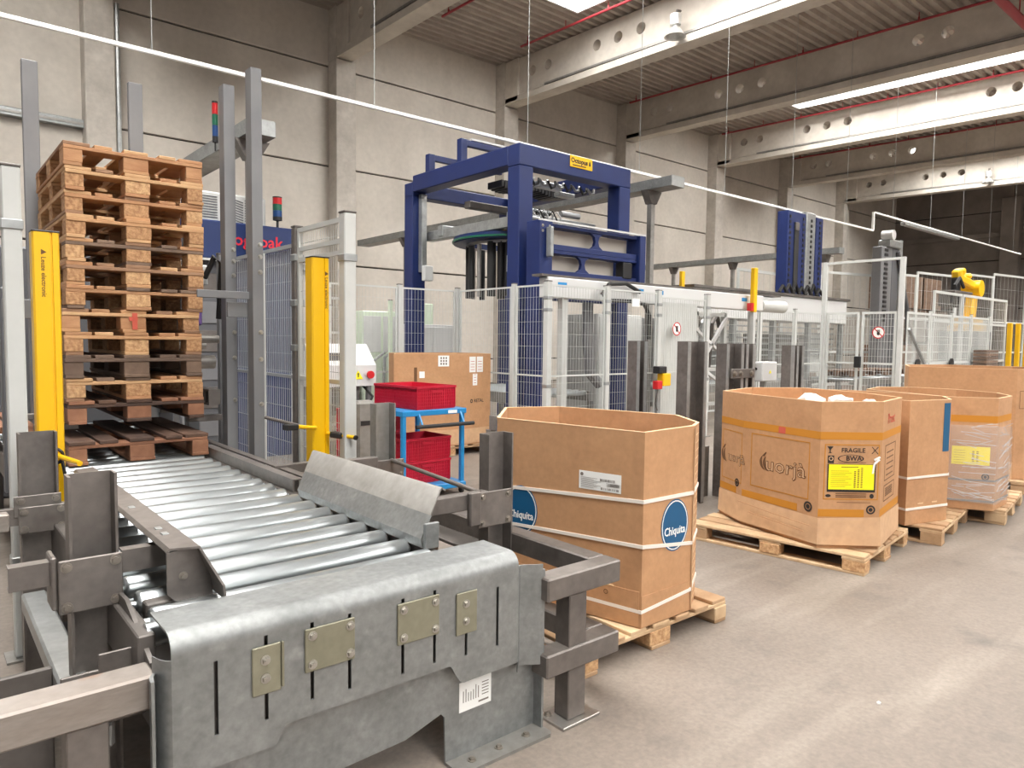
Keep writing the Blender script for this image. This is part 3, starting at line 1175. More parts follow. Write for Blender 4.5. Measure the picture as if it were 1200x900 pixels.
mb.prism([(0.60, 2.235, 0.655), (0.555, 2.235, 0.70), (0.555, 2.235, 0.825), (0.638, 2.235, 0.838), (0.682, 2.235, 0.735), (0.686, 2.235, 0.66)], (0, 0.008, 0))
part('end_gusset', mb, 'steel_raw', gl)
bolt(gl, (0.60, 2.235, 0.75), (0, -1, 0), 0.009, 'bolt_steel')
for y in (2.4, 2.48, 2.85, 3.2):
    mb = MB()
    mb.box(0.585, 0.605, y, y + 0.03, 0.838, 0.843, 0.001)
    part('slot_insert', mb, 'galvanised_light', gl)
channel_post(gl, 0.335, 0.465, 2.42, 2.49, 0.0, 1.05)
channel_post(gl, 0.325, 0.465, 3.60, 3.67, 0.0, 1.05)
clamp(gl, 0.302, 0.47, 2.405, 0.650, 0.810)
mb = MB()
mb.box(0.285, 0.30, 2.40, 2.5, 0.665, 0.822, 0.004)
part('clamp_bracket', mb, 'steel_raw', gl)
clamp(gl, 0.315, 0.488, 3.58, 0.628, 0.742)
mb = MB()
mb.box(0.30, 0.47, 3.572, 3.578, 0.70, 0.79, 0.002)
part('clamp_bracket', mb, 'steel_raw', gl)
for (x, z) in ((0.325, 0.77), (0.45, 0.77)):
    bolt(gl, (x, 3.572, z), (0, -1, 0), 0.011, 'bolt_steel')
for (y, xs) in ((2.47, ((0.185, 0.30), (0.475, 0.60))), (3.63, ((0.10, 0.32), (0.47, 0.60)))):
    for (x0, x1) in xs:
        mb = MB()
        z0, z1 = (0.735, 0.805) if y < 3 else (0.665, 0.735)
        lp = [(0, z0), (0.045, z0), (0.045, z0 + 0.006), (0.006, z0 + 0.006), (0.006, z1 - 0.006), (0.045, z1 - 0.006), (0.045, z1), (0, z1)]
        mb.prism([(x0, y - 0.045 + a, z) for a, z in lp], (x1 - x0, 0, 0))
        part('arm', mb, 'steel_raw', gl)
mb = MB()
mb.cyl((0.16, 2.52, 0.79), (0.22, 3.60, 0.70), 0.013, 10)
part('tie_rod', mb, 'galvanised_dull', gl)
# second lower clamp
mb = MB()
mb.box(0.30, 0.47, 2.395, 2.405, 0.40, 0.46, 0.003)
part('foot_clamp', mb, 'steel_raw', gl)
for x in (0.325, 0.45):
    bolt(gl, (x, 2.395, 0.43), (0, -1, 0), 0.01, 'bolt_steel')


# ------------------------------------------------------------------ welded guard frames
def beam_tube(parent, p, q, wd, ht, m, nm):
    mb = MB()
    mb.bar(p, q, wd, ht, b=0.006)
    return part(nm, mb, m, parent)


g = T('guard_frame', 'welded square-tube guard frame with two rails standing beside the conveyor end cover', 'guard frame', (1.95, 1.95, 0))
for zc, nm in ((0.548, 'top_rail'), (0.257, 'lower_rail')):
    beam_tube(g, (1.755, 1.905, zc), (2.155, 1.905, zc), 0.09, 0.088, 'steel_raw', nm)
    beam_tube(g, (2.11, 1.95, zc), (2.11, 3.28, zc), 0.09, 0.088, 'steel_raw', nm)
for (x, y) in ((1.925, 1.91), (2.11, 3.2)):
    mb = MB()
    mb.box(x - 0.047, x + 0.047, y - 0.04, y + 0.04, 0.012, 0.504, 0.004)
    part('post', mb, 'steel_raw', g)
    mb = MB()
    mb.box(x - 0.10, x + 0.10, y - 0.07, y + 0.07, 0.0, 0.012, 0.002)
    part('base_plate', mb, 'steel_bright', g)
bolt(g, (1.85, 1.955, 0.012), (0, 0, 1), 0.012, 'bolt_steel')
mb = MB()
mb.box(1.93, 2.07, 2.505, 3.2, 0.49, 0.505, 0.002)
part('web_plate', mb, 'steel_dark', g)

g = T('guard_frame', 'welded square-tube guard frame with rust-streaked rail at the picture corner', 'guard frame', (0.2, 2.0, 0))
beam_tube(g, (-0.02, 2.0, 0.552), (0.455, 2.0, 0.552), 0.10, 0.09, 'steel_rusty', 'top_rail')
beam_tube(g, (-0.07, 1.95, 0.552), (-0.07, 3.3, 0.552), 0.10, 0.09, 'steel_rusty', 'top_rail')
beam_tube(g, (-0.02, 2.0, 0.257), (0.42, 2.0, 0.257), 0.10, 0.09, 'steel_rusty', 'lower_rail')
beam_tube(g, (0.10, 3.3, 0.75), (0.26, 3.3, 0.75), 0.06, 0.07, 'steel_rusty', 'stub_rail')
for x in (0.30,):
    mb = MB()
    mb.box(x - 0.047, x + 0.047, 1.96, 2.04, 0.012, 0.507, 0.004)
    part('post', mb, 'steel_raw', g)
    mb = MB()
    mb.box(x - 0.10, x + 0.10, 1.93, 2.07, 0, 0.012)
    part('base_plate', mb, 'steel_bright', g)
mb = MB()
mb.box(-0.12, -0.02, 3.25, 3.33, 0.0, 0.507, 0.004)
part('post', mb, 'steel_raw', g)


# ================================================================== pallets
def euro_pallet(name, label, loc, rz, group, pal, blk, L=1.2, W=0.8, H=0.144, ndeck=5, runners=True, jitter=0.004, deck=None):
    """local x = width W, local y = length L, origin on the ground in the middle"""
    t = T(name, label, 'pallet', loc, rz, group)
    sc_ = H / 0.144
    tb, ts = 0.022 * sc_, 0.022 * sc_
    zb0 = 0.022 * sc_ if runners else 0.0
    zb1 = H - tb - ts

    def wd(bw=False):
        return random.choice(blk if bw else pal)

    def P(nm, x0, x1, y0, y1, z0, z1, m):
        j = lambda: random.uniform(-jitter, jitter)
        mb = MB()
        mb.box(x0 + j(), x1 + j(), y0 + j(), y1 + j(), z0, z1, 0.003)
        o = link(nm, mb.mesh(nm, m), t)
        return o
    wide, nar = 0.145, 0.10
    # deck boards along the length
    if ndeck == 5:
        cs = [(-W / 2, -W / 2 + wide), (-W / 4 - nar / 2 + 0.015, -W / 4 + nar / 2 + 0.015), (-wide / 2, wide / 2), (W / 4 - nar / 2 - 0.015, W / 4 + nar / 2 - 0.015),
              (W / 2 - wide, W / 2)]
    else:
        cs = [(-W / 2 + (W - 0.115) * k / (ndeck - 1), -W / 2 + (W - 0.115) * k / (ndeck - 1) + 0.115) for k in range(ndeck)]
    for a, b in cs:
        P('deck_board', a, b, -L / 2, L / 2, H - tb, H, random.choice(deck) if deck else wd())
    for y in (-L / 2 + wide / 2, 0, L / 2 - wide / 2):
        P('stringer', -W / 2, W / 2, y - wide / 2, y + wide / 2, zb1, H - tb, wd())
        for x, bw in ((-W / 2 + nar / 2, nar), (0, wide), (W / 2 - nar / 2, nar)):
            P('block', x - bw / 2, x + bw / 2, y - wide / 2 + 0.002, y + wide / 2 - 0.002, zb0, zb1, wd(True))
    if runners:
        for x, bw in ((-W / 2 + nar / 2, nar), (0, wide), (W / 2 - nar / 2, nar)):
            P('runner', x - bw / 2, x + bw / 2, -L / 2, L / 2, 0.0, zb0, wd())
    return t


STACK_X, STACK_Y = 1.125, 5.08 + 0.6
tops = ['topmost', 'second from the top', 'third from the top', 'fourth from the top', 'fifth from the top', 'sixth from the top', 'seventh from the top',
        'eighth from the top', 'ninth from the top', 'tenth from the top', 'eleventh from the top', 'lowest lifted one']
offx = [0.0, 0.006, 0.004, 0.008, 0.002, 0.0, -0.004, -0.028, -0.02, -0.018, -0.012, -0.006]
for k in range(12):
    z = 0.912 + 0.144 * (11 - k)
    pal, blk = WOODS, CHIP
    extra = 'light brown'
    if k == 9:
        pal, blk, extra = WOOD_OLD, WOOD_OLD, 'dark weathered'
    if k == 11:
        pal, blk, extra = WOOD_RED + WOOD_DIRTY, WOOD_RED, 'reddish'
    if k in (4, 6, 10):
        pal = WOODS + [WOOD_OLD[1]] * 2
    if k in (0, 3, 7):
        blk = [CHIP[1], WOODS[4]]
    nm = '%s wooden pallet in the tall stack, %s' % (extra, tops[k])
    p = euro_pallet('euro_pallet', nm, (STACK_X + offx[k], STACK_Y + random.uniform(-0.008, 0.012), z), random.uniform(-0.006, 0.006), 'pallets of the tall stack', pal, blk)
    if k == 7:
        mb = MB()
        mb.box(-0.012, 0.018, -0.609, -0.6065, 0.02, 0.125)
        mb.box(-0.03, 0.02, -0.609, -0.6065, 0.075, 0.10)
        link('paint_mark', mb.mesh('paint_mark', 'ink_red'), p)
euro_pallet('euro_pallet', 'reddish wooden pallet lying alone on the rollers under the lifted stack', (STACK_X - 0.035, 5.51, RT + 0.001), 0.0, 'pallets of the tall stack', WOOD_RED, WOOD_RED, deck=WOOD_DIRTY)
euro_pallet('euro_pallet', 'partly hidden wooden pallet waiting behind the yellow column', (0.25, 6.6, RT + 0.001), 0.0, 'loose pallets', WOOD_RED, WOOD_RED)


# ================================================================== pallet magazine around the stack
mg = T('pallet_magazine', 'grey pallet dispenser with tall vertical guide posts around the pallet stack', 'machine', (1.15, 5.7, 0))


def cprof(x0, x1, y0, y1, z0, z1, t=0.008, side=1):
    mb = MB()
    if side > 0:
        lp = [(x0, y0), (x1, y0), (x1, y0 + t), (x0 + t, y0 + t), (x0 + t, y1 - t), (x1, y1 - t), (x1, y1), (x0, y1)]
    else:
        lp = [(x1, y0), (x0, y0), (x0, y0 + t), (x1 - t, y0 + t), (x1 - t, y1 - t), (x0, y1 - t), (x0, y1), (x1, y1)]
    mb.prism([(x, y, z0) for x, y in lp], (0, 0, z1 - z0))
    return mb


for (x0, x1) in ((0.672, 0.775), (1.382, 1.485)):
    mb = MB()
    mb.box(x0, x1, 6.45, 6.50, 0.3, 3.50, 0.004)
    part('guide_post', mb, 'grey_paint', mg)
for (x0, x1, y, zt) in ((1.69, 1.765, 5.13, 3.21), (1.73, 1.80, 4.72, 3.22)):
    part('guide_post', cprof(x0, x1, y, y + 0.10, 0.0, zt), 'grey_paint', mg)
    for z in (1.02, 1.32, 1.5, 1.9, 2.0, 2.08):
        bolt(mg, (x1 - 0.02, y, z), (0, -1, 0), 0.011, 'bolt_zinc')
for (p, q, h) in (((1.40, 4.80, 1.745), (1.76, 4.80, 1.745), 0.05), ((1.60, 4.84, 1.65), (1.74, 4.84, 1.65), 0.10), ((0.35, 4.45, 1.60), (0.56, 4.45, 1.60), 0.10)):
    mb = MB()
    mb.bar(p, q, 0.02, h, b=0.003)
    part('cross_bar', mb, 'grey_paint', mg)
mb = MB()
mb.box(0.35, 1.62, 7.7, 8.3, 0.0, 2.25, 0.02)
part('rear_housing', mb, 'grey_paint_dark', mg)
mb = MB()
mb.box(0.62, 1.75, 6.50, 6.56, 0.30, 0.42, 0.004)
part('cross_bar', mb, 'grey_paint', mg)
# lifting forks that carry the raised stack
for s, x0, x1 in ((-1, 0.56, 0.80), (1, 1.47, 1.70)):
    for y in (5.30, 6.05):
        mb = MB()
        z0, z1 = 0.864, 0.906
        mb.box(x0, x1, y - 0.03, y + 0.03, z0, z1, 0.004)
        part('lifting_fork', mb, 'steel_raw', mg)
mb = MB()
o_, i_ = 0.055, 0.042
for (y0, y1, z0, z1) in ((-o_, o_, i_, o_), (-o_, o_, -o_, -i_), (-o_, -i_, -i_, i_), (i_, o_, -i_, i_)):
    mb.box(1.58, 1.66, 5.24 + y0, 5.24 + y1 + 0.0, 1.04 + z0, 1.04 + z1)
part('tube_end', mb, 'steel_dark', mg, kind='stuff')
mb = MB()
mb.box(1.585, 1.655, 5.25, 6.9, 0.985, 1.095, 0.004)
part('carriage_beam', mb, 'steel_dark', mg)
for (x0, x1, y0, y1, z0, z1, m, nm) in ((1.50, 1.68, 5.8, 6.0, 1.1, 2.05, 'steel_dark', 'drive_housing'), (1.56, 1.64, 5.5, 5.6, 1.55, 1.78, 'purple_motor', 'motor'),
                                        (1.54, 1.70, 5.55, 5.75, 1.85, 2.0, 'white_paint', 'gearbox'), (1.5, 1.66, 5.6, 5.62, 1.15, 1.3, 'steel_rusty', 'cover_plate'),
                                        (0.40, 0.50, 5.2, 5.3, 0.5, 1.75, 'grey_paint_dark', 'frame_leg'), (1.60, 1.72, 6.6, 6.7, 0.0, 2.2, 'grey_paint_dark', 'frame_leg'),
                                        (1.72, 1.82, 6.2, 6.3, 0.0, 2.6, 'grey_paint_dark', 'frame_leg')):
    mb = MB()
    mb.box(x0, x1, y0, y1, z0, z1, 0.01)
    part(nm, mb, m, mg)
for (y, z, r) in ((5.4, 1.45, 0.03), (5.5, 1.28, 0.05), (5.7, 1.40, 0.025)):
    mb = MB()
    mb.cyl((1.50, y, z), (1.72, y, z), r, 14)
    part('shaft', mb, 'steel_bright', mg)
mb = MB()
mb.cyl((1.80, 4.70, 0.93), (2.02, 4.15, 0.86), 0.012, 8)
part('handrail', mb, 'steel_raw', mg)
mb = MB()
mb.path([(1.66, 5.5, 1.9), (1.70, 5.4, 2.05), (1.75, 5.4, 2.0), (1.74, 5.45, 1.6)], 0.02, 8)
part('hose', mb, 'black_rubber', mg)


# ================================================================== light-curtain columns and the white fence beside the conveyor
def light_column(x, y, z0, z1, lab, text_x, mirrored):
    t = T('light_curtain', lab, 'safety column', (x, y, 0), group='yellow light-curtain columns')
    w = 0.055
    mb = MB()
    lp = [(x - w, y - 0.035), (x - w + 0.008, y - 0.045), (x + 0.016, y - 0.045), (x + 0.018, y - 0.038), (x + 0.024, y - 0.038), (x + 0.026, y - 0.045), (x + w - 0.006, y - 0.045),
          (x + w, y - 0.035), (x + w, y + 0.05), (x - w, y + 0.05)]
    mb.prism([(a, b, z0) for a, b in lp], (0, 0, z1 - z0))
    part('body', mb, 'yellow_paint', t)
    mb = MB()
    mb.box(x - w - 0.001, x + w + 0.001, y - 0.047, y + 0.052, z1, z1 + 0.008, 0.002)
    part('end_cap', mb, 'black_plastic', t)
    mb = text_mb('\u25b2 Leuze electronic', 0.028, (text_x, y - 0.0456, z1 - 0.19), (0, 0, -1), (1, 0, 0), bold=0.01)
    part('lettering', mb, 'ink_brown', t, kind='stuff')
    mb = MB()
    mb.box(x - 0.03, x + 0.03, y + 0.05, y + 0.09, 0.02, z0 + 0.4, 0.003)
    part('mounting_post', mb, 'grey_paint', t)
    mb = MB()
    mb.box(x - 0.09, x + 0.09, y - 0.03, y + 0.13, 0, 0.02, 0.003)
    part('base_plate', mb, 'grey_paint', t)
    return t


c1 = light_column(0.487, 4.0, 0.42, 1.945, 'yellow safety column with dark lettering in front of the pallet stack', 0.475, False)
c2 = light_column(1.875, 4.05, 0.55, 1.945, 'yellow safety column with dark lettering beside the white fence post', 1.91, True)
# muting sensors on stubs
for (t, p, q, h0, h1) in ((c1, (0.50, 3.93, 0.90), (0.55, 3.62, 0.90), None, None), (c2, (1.83, 3.99, 0.93), (1.70, 3.94, 0.95), (1.69, 3.94, 0.95), (1.61, 3.92, 0.955)),
                          (c2, (1.905, 3.99, 0.89), (1.975, 3.765, 0.885), (1.915, 3.945, 0.89), (1.94, 3.86, 0.888))):
    mb = MB()
    mb.cyl(p, q, 0.012, 10)
    part('sensor_stub', mb, 'yellow_paint', t)
    if h0:
        mb = MB()
        mb.bar(h0, h1, 0.05, 0.035, b=0.006)
        part('sensor_head', mb, 'black_plastic', t)
mb = MB()
mb.cyl((1.974, 3.768, 0.885), (1.977, 3.758, 0.884), 0.015, 10)
part('sensor_cap', mb, 'black_plastic', c2)
mb = MB()
mb.path([(0.49 + 0.035 * math.cos(a), 3.90, 0.90 + 0.035 * math.sin(a)) for a in [k * math.pi / 6 for k in range(12)]], 0.008, 6, closed=True)
part('sensor_ring', mb, 'black_plastic', c1)
# white label strip on the yellow column cable
mb = MB()
mb.path([(0.52, 3.9, 0.88), (0.54, 3.86, 0.72), (0.52, 3.86, 0.5), (0.53, 3.88, 0.2)], 0.008, 6)
part('cable', mb, 'black_rubber', c1)


def fence_post(x, y, h, lab, w=0.07, m='white_paint', cap='steel_dark', clips=()):
    t = T('fence_post', lab, 'fence post', (x, y, 0), group='fence posts')
    mb = MB()
    mb.box(x - w / 2, x + w / 2, y - w / 2, y + w / 2, 0.01, h, 0.006)
    part('shaft', mb, m, t)
    mb = MB()
    mb.box(x - w / 2 - 0.002, x + w / 2 + 0.002, y - w / 2 - 0.002, y + w / 2 + 0.002, h, h + 0.012, 0.003)
    part('cap', mb, cap, t)
    mb = MB()
    mb.box(x - w, x + w, y - w, y + w, 0, 0.01)
    part('foot', mb, 'galvanised_dull', t)
    for z in clips:
        mb = MB()
        mb.box(x - w / 2 - 0.006, x + w / 2 + 0.006, y - w / 2 - 0.006, y + w / 2 + 0.006, z - 0.022, z + 0.022, 0.004)
        part('clip', mb, 'galvanised_light', t)
    return t


def fence_panel(p, q, z0, z1, lab, fw=0.022, m='white_wire', mm='white_wire', dv=0.05, dh=0.2, wr=0.0035, mids=(), clear=None, grp='fence panels', th=0.02):
    """framed wire-mesh panel from p to q (plan points)"""
    p, q = Vector((p[0], p[1], 0)), Vector((q[0], q[1], 0))
    d = (q - p)
    L = d.length
    d.normalize()
    t = T('mesh_fence', lab, 'fence', ((p.x + q.x) / 2, (p.y + q.y) / 2, 0), group=grp)
    s = Vector((d.y, -d.x, 0))
    up = Vector((0, 0, 1))
    for a, nm in ((z0 + fw / 2, 'bottom_bar'), (z1 - fw / 2, 'top_bar')):
        mb = MB()
        c = p + d * (L / 2)
        mb.obox((c.x, c.y, a), (d, s, up), (L / 2, th / 2, fw / 2))
        part(nm, mb, m, t)
    for u in (fw / 2, L - fw / 2):
        mb = MB()
        c = p + d * u
        mb.obox((c.x, c.y, (z0 + z1) / 2), (d, s, up), (fw / 2, th / 2, (z1 - z0) / 2 - fw))
        part('side_bar', mb, m, t)
    for zm in mids:
        mb = MB()
        c = p + d * (L / 2)
        mb.obox((c.x, c.y, zm), (d, s, up), (L / 2 - fw, th / 2, fw * 0.45))
        part('middle_bar', mb, m, t)
    mb = MB()
    n = max(1, int(L / dv))
    for k in range(1, n):
        c = p + d * (L * k / n)
        mb.obox((c.x, c.y, (z0 + z1) / 2), (d, s, up), (wr / 2, wr / 2, (z1 - z0) / 2 - fw * 0.5))
    nh = max(1, int((z1 - z0) / dh))
    for k in range(1, nh):
        c = p + d * (L / 2) + s * wr
        mb.obox((c.x, c.y, z0 + (z1 - z0) * k / nh), (d, s, up), (L / 2 - fw * 0.5, wr / 2, wr / 2))
    part('wire_mesh', mb, mm, t, kind='stuff')
    if clear:
        mb = MB()
        c = p + d * (L / 2) + s * 0.014
        mb.obox((c.x, c.y, (clear[0] + clear[1]) / 2), (d, s, up), (L / 2 - fw, 0.002, (clear[1] - clear[0]) / 2))
        part('clear_sheet', mb, 'haze_sheet', t)
    return t


fence_post(0.347, 3.85, 2.20, 'white square fence post at the picture edge beside the yellow column', 0.072, clips=(1.95, 0.45))
fence_post(1.975, 3.86, 2.20, 'white square fence post with grey cap beside the yellow column and the crates', 0.076, clips=(1.94,))
fence_post(1.985, 4.60, 2.20, 'grey-brown bolted fence post behind the yellow column', 0.06, 'steel_raw', clips=(2.0, 1.7, 1.4))
fence_panel((1.98, 3.905), (1.98, 4.565), 0.12, 2.19, 'narrow white mesh panel between the white post and the yellow column', fw=0.03, dv=0.03, dh=0.10, wr=0.0032, mids=(2.05, 1.98, 1.2))
fence_panel((1.985, 4.64), (1.985, 6.1), 0.12, 2.10, 'grey mesh panel standing in front of the blue machine cabinet', fw=0.025, m='grey_wire', mm='grey_wire', dv=0.035, dh=0.12, wr=0.004, mids=(1.2,), clear=(1.22, 2.07))
fence_post(1.985, 6.14, 2.15, 'grey fence post at the corner of the dispenser enclosure', 0.06, 'grey_paint')
mb = MB()
mb.box(1.845, 1.905, 4.95, 5.01, 0.0, 2.05, 0.004)
single('support_post', mb, 'white_paint', 'slim white support post behind the grey dispenser guides', 'post')

# grey vented cabinet end beside the fence
t = T('vent_cabinet', 'narrow grey galvanised post with slotted side by the red crates', 'post', (2.26, 4.2, 0))
mb = MB()
mb.box(2.19, 2.33, 4.15, 4.25, 0.0, 1.06, 0.02)
part('body', mb, 'galvanised_dull', t)
for k in range(6):
    mb = MB()
    mb.box(2.183, 2.19, 4.17, 4.23, 0.64 + k * 0.035, 0.655 + k * 0.035)
    part('vent_slot', mb, 'steel_dark', t)
mb = MB()
mb.box(2.215, 2.31, 4.143, 4.15, 0.90, 0.93)
part('handle', mb, 'black_plastic', t)


# ================================================================== machine behind the stack
lm = T('labelling_machine', 'large machine with blue panel and white louvred housing behind the pallet stack', 'machine', (3.0, 9.0, 0))
mb = MB()
mb.box(2.3, 3.62, 8.5, 9.9, 2.36, 2.80, 0.015)
part('blue_fascia', mb, 'blue_panel', lm)
mb = MB()
mb.box(2.86, 3.60, 8.55, 9.9, 0.0, 2.36, 0.01)
part('lower_cabinet', mb, 'blue_panel', lm)
mb = MB()
mb.box(2.3, 2.85, 8.6, 9.9, 0.0, 2.36, 0.01)
part('gear_cabinet', mb, 'grey_paint_dark', lm)
for k in range(6):
    mb = MB()
    mb.box(2.32, 2.83, 8.585, 8.6, 0.3 + 0.33 * k, 0.55 + 0.33 * k, 0.004)
    part('panel', mb, ('grey_paint', 'steel_dark')[k % 2], lm)
mb = MB()
mb.box(2.3, 3.36, 8.7, 9.8, 2.80, 3.16, 0.02)
part('louvred_housing', mb, 'white_paint', lm)
for j, (xa, xb) in enumerate(((2.42, 2.58), (2.60, 2.78), (2.96, 3.08), (3.10, 3.22))):
    for k in range(9):
        mb = MB()
        z = 2.86 + 0.03 * k
        mb.bar((xa, 8.696, z), (xb, 8.696, z + (0.0 if j < 2 else -0.03)), 0.006, 0.012)
        part('louvre', mb, 'grey_paint_dark', lm)
part('lettering', text_mb('Logopak', 0.20, (3.14, 8.497, 2.60), (1, 0, 0), (0, 0, 1), thick=0.004, bold=0.012), 'red_text', lm, 'red maker name', kind='stuff')
mb = MB()
mb.box(2.26, 3.64, 8.46, 8.52, 2.335, 2.36)
part('ledge', mb, 'white_paint', lm)


def signal_lamp(x, y, z, lab, r=0.035, pole=0.12):
    t = T('signal_lamp', lab, 'signal light', (x, y, z), group='signal towers')
    mb = MB()
    mb.cyl((x, y, z), (x, y, z + pole), r * 0.3, 8)
    part('pole', mb, 'black_plastic', t)
    mb = MB()
    mb.cyl((x, y, z + pole), (x, y, z + pole + 0.04), r, 14)
    part('socket', mb, 'black_plastic', t)
    zz = z + pole + 0.04
    for nm, m in (('blue_lens', 'blue_lens'), ('green_lens', 'green_lens'), ('red_lens', 'red_lens')):
        mb = MB()
        mb.cyl((x, y, zz), (x, y, zz + 0.075), r, 14)
        part('lens', mb, m, t)
        zz += 0.077
    mb = MB()
    mb.cyl((x, y, zz), (x, y, zz + 0.012), r * 1.02, 14)
    part('cap', mb, 'black_plastic', t)
    return t


signal_lamp(3.47, 8.62, 2.80, 'red green and blue signal lamp on the blue machine panel', 0.055, 0.10)
signal_lamp(1.68, 5.28, 2.78, 'signal lamp mostly hidden behind the grey dispenser post', 0.02, 0.06)

# white control cabinet with emergency stop beyond the crates
cb = T('control_desk', 'sloped white control desk with red emergency stop and warning triangle', 'control desk', (3.9, 7.55, 0))
mb = MB()
lp = [(7.35, 0.92), (7.35, 1.16), (7.58, 1.40), (7.75, 1.40), (7.75, 0.92)]
mb.prism([(3.35, y, z) for y, z in lp], (0.77, 0, 0))
part('housing', mb, 'white_clean', cb)
mb = MB()
mb.cyl((4.03, 7.35, 1.05), (4.03, 7.325, 1.05), 0.018, 12)
mb.cyl((4.03, 7.325, 1.05), (4.03, 7.30, 1.05), 0.045, 14)
part('emergency_stop', mb, 'red_paint', cb)
mb = MB()
mb.prism([(3.83, 7.349, 1.0), (3.95, 7.349, 1.0), (3.89, 7.349, 1.10)], (0, -0.004, 0))
wt = part('warning_triangle', mb, 'paper_yellow', cb)
mb = MB()
mb.prism([(3.885, 7.344, 1.02), (3.895, 7.344, 1.02), (3.90, 7.344, 1.07), (3.88, 7.344, 1.07)], (0, -0.002, 0))
part('print', mb, 'ink_black', wt)
mb = MB()
mb.box(3.45, 3.70, 7.40, 7.48, 1.205, 1.30, 0.004)
part('screen', mb, 'grey_paint_dark', cb)
for (x, y) in ((3.4, 7.4), (4.05, 7.4), (3.4, 7.7), (4.05, 7.7)):
    mb = MB()
    mb.box(x - 0.025, x + 0.025, y - 0.025, y + 0.025, 0, 0.92)
    part('leg', mb, 'grey_paint', cb)
mb = MB()
mb.path([(4.0, 7.45, 0.92), (4.05, 7.3, 0.8), (3.95, 7.3, 0.6), (4.0, 7.5, 0.3)], 0.015, 6)
part('cable', mb, 'black_rubber', cb)


# ================================================================== crate cart
ct = T('crate_cart', 'small blue steel cart holding red plastic crates', 'cart', (3.65, 5.8, 0))
X0, X1, Y0, Y1, ZC = 3.33, 3.99, 5.45, 6.25, 0.82
for (x, y) in ((X0, Y0), (X1, Y0 + 0.02), (X0, Y1), (X1, Y1)):
    mb = MB()
    mb.box(x - 0.02, x + 0.02, y - 0.02, y + 0.02, 0.06, ZC, 0.004)
    part('leg', mb, 'blue_cart', ct)
    mb = MB()
    mb.cyl((x - 0.012, y, 0.03), (x + 0.012, y, 0.03), 0.03, 12)
    part('castor', mb, 'black_rubber', ct)
for z0, nm in ((ZC - 0.05, 'top_tray'), (0.065, 'bottom_tray')):
    mb = MB()
    mb.box(X0 - 0.025, X1 + 0.025, Y0 - 0.025, Y1 + 0.025, z0, z0 + 0.05, 0.005)
    part(nm, mb, 'blue_cart', ct)
mb = MB()
mb.cyl((X0 + 0.08, Y0 - 0.09, ZC - 0.14), (X1 + 0.06, Y0 - 0.09, ZC - 0.14), 0.018, 12)
part('push_handle', mb, 'black_rubber', ct)
for x in (X0 + 0.15, X1 - 0.05):
    mb = MB()
    mb.bar((x, Y0 - 0.09, ZC - 0.14), (x, Y0 - 0.02, ZC - 0.03), 0.015, 0.015)
    part('handle_bracket', mb, 'blue_cart', ct)
mb = MB()
mb.box(3.80, 3.90, Y0 - 0.027, Y0 - 0.0255, ZC - 0.04, ZC - 0.012)
lb = part('name_plate', mb, 'paper_white', ct)


def crate(x, y, z, wx, wy, h, lab, rz=0.0):
    t = T('plastic_crate', lab, 'crate', (x, y, z), rz, 'red plastic crates')
    a, b = wx / 2, wy / 2
    mb = MB()
    mb.box(-a + 0.012, a - 0.012, -b + 0.012, b - 0.012, 0, 0.012)
    part('floor', mb, 'red_crate', t, local=True)
    # four lattice walls
    for (p, q, nrm) in (((-a, -b), (a, -b), (0, -1)), ((a, -b), (a, b), (1, 0)), ((a, b), (-a, b), (0, 1)), ((-a, b), (-a, -b), (-1, 0))):
        p, q = Vector((*p, 0)), Vector((*q, 0))
        d = (q - p)
        L = d.length
        d.normalize()
        s = Vector((*nrm, 0))
        up = Vector((0, 0, 1))
        mb = MB()
        c = p + d * L / 2 - s * 0.010
        mb.obox((c.x, c.y, h * 0.5), (d, s, up), (L / 2 - 0.004, 0.003, h * 0.5))
        part('wall', mb, 'red_crate', t, local=True)
        mb = MB()
        n = int(L / 0.022)
        for k in range(n + 1):
            c = p + d * (0.004 + (L - 0.008) * k / n) - s * 0.005
            hw = 0.006 if k in (0, n) or k % 7 == 0 else 0.003
            mb.obox((c.x, c.y, h * 0.5), (d, s, up), (hw, 0.004, h * 0.46))
        for k in range(1, 7):
            c = p + d * L / 2 - s * 0.005
            mb.obox((c.x, c.y, h * k / 7), (d, s, up), (L / 2, 0.003, 0.0028))
        part('wall_ribs', mb, 'red_crate', t, kind='stuff', local=True)
    mb = MB()
    for (x0, x1, y0, y1) in ((-a - 0.006, a + 0.006, -b - 0.006, -b + 0.012), (-a - 0.006, a + 0.006, b - 0.012, b + 0.006), (-a - 0.006, -a + 0.012, -b, b), (a - 0.012, a + 0.006, -b, b)):
        mb.box(x0, x1, y0, y1, h - 0.022, h)
    part('rim', mb, 'red_crate', t, local=True)
    mb = MB()
    mb.box(-0.06, 0.06, -b - 0.004, -b, h * 0.7, h * 0.82)
    part('hand_grip', mb, 'red_crate', t, local=True)
    return t


crate(3.67, 5.80, ZC + 0.001, 0.46, 0.66, 0.215, 'red plastic crate standing on top of the blue cart', 0.10)
for k in range(2):
    crate(3.66, 5.78, 0.117 + k * 0.215, 0.54, 0.42, 0.213, 'red plastic crate in the front stack on the cart shelf, %s one' % ('lower' if k == 0 else 'upper'), 0.04)
    crate(3.60, 6.55, 0.101 + k * 0.215, 0.54, 0.42, 0.213, 'red plastic crate in the rear stack behind the cart, %s one' % ('lower' if k == 0 else 'upper'), 0.0)
crate(3.60, 6.55, 0.101 + 2 * 0.215, 0.54, 0.42, 0.213, 'topmost red plastic crate in the rear stack behind the cart', 0.0)
mb = MB()
mb.box(3.3, 3.9, 6.32, 6.8, 0.0, 0.10, 0.01)
single('crate_dolly', mb, 'black_plastic', 'low black dolly under the rear stack of red crates', 'dolly')


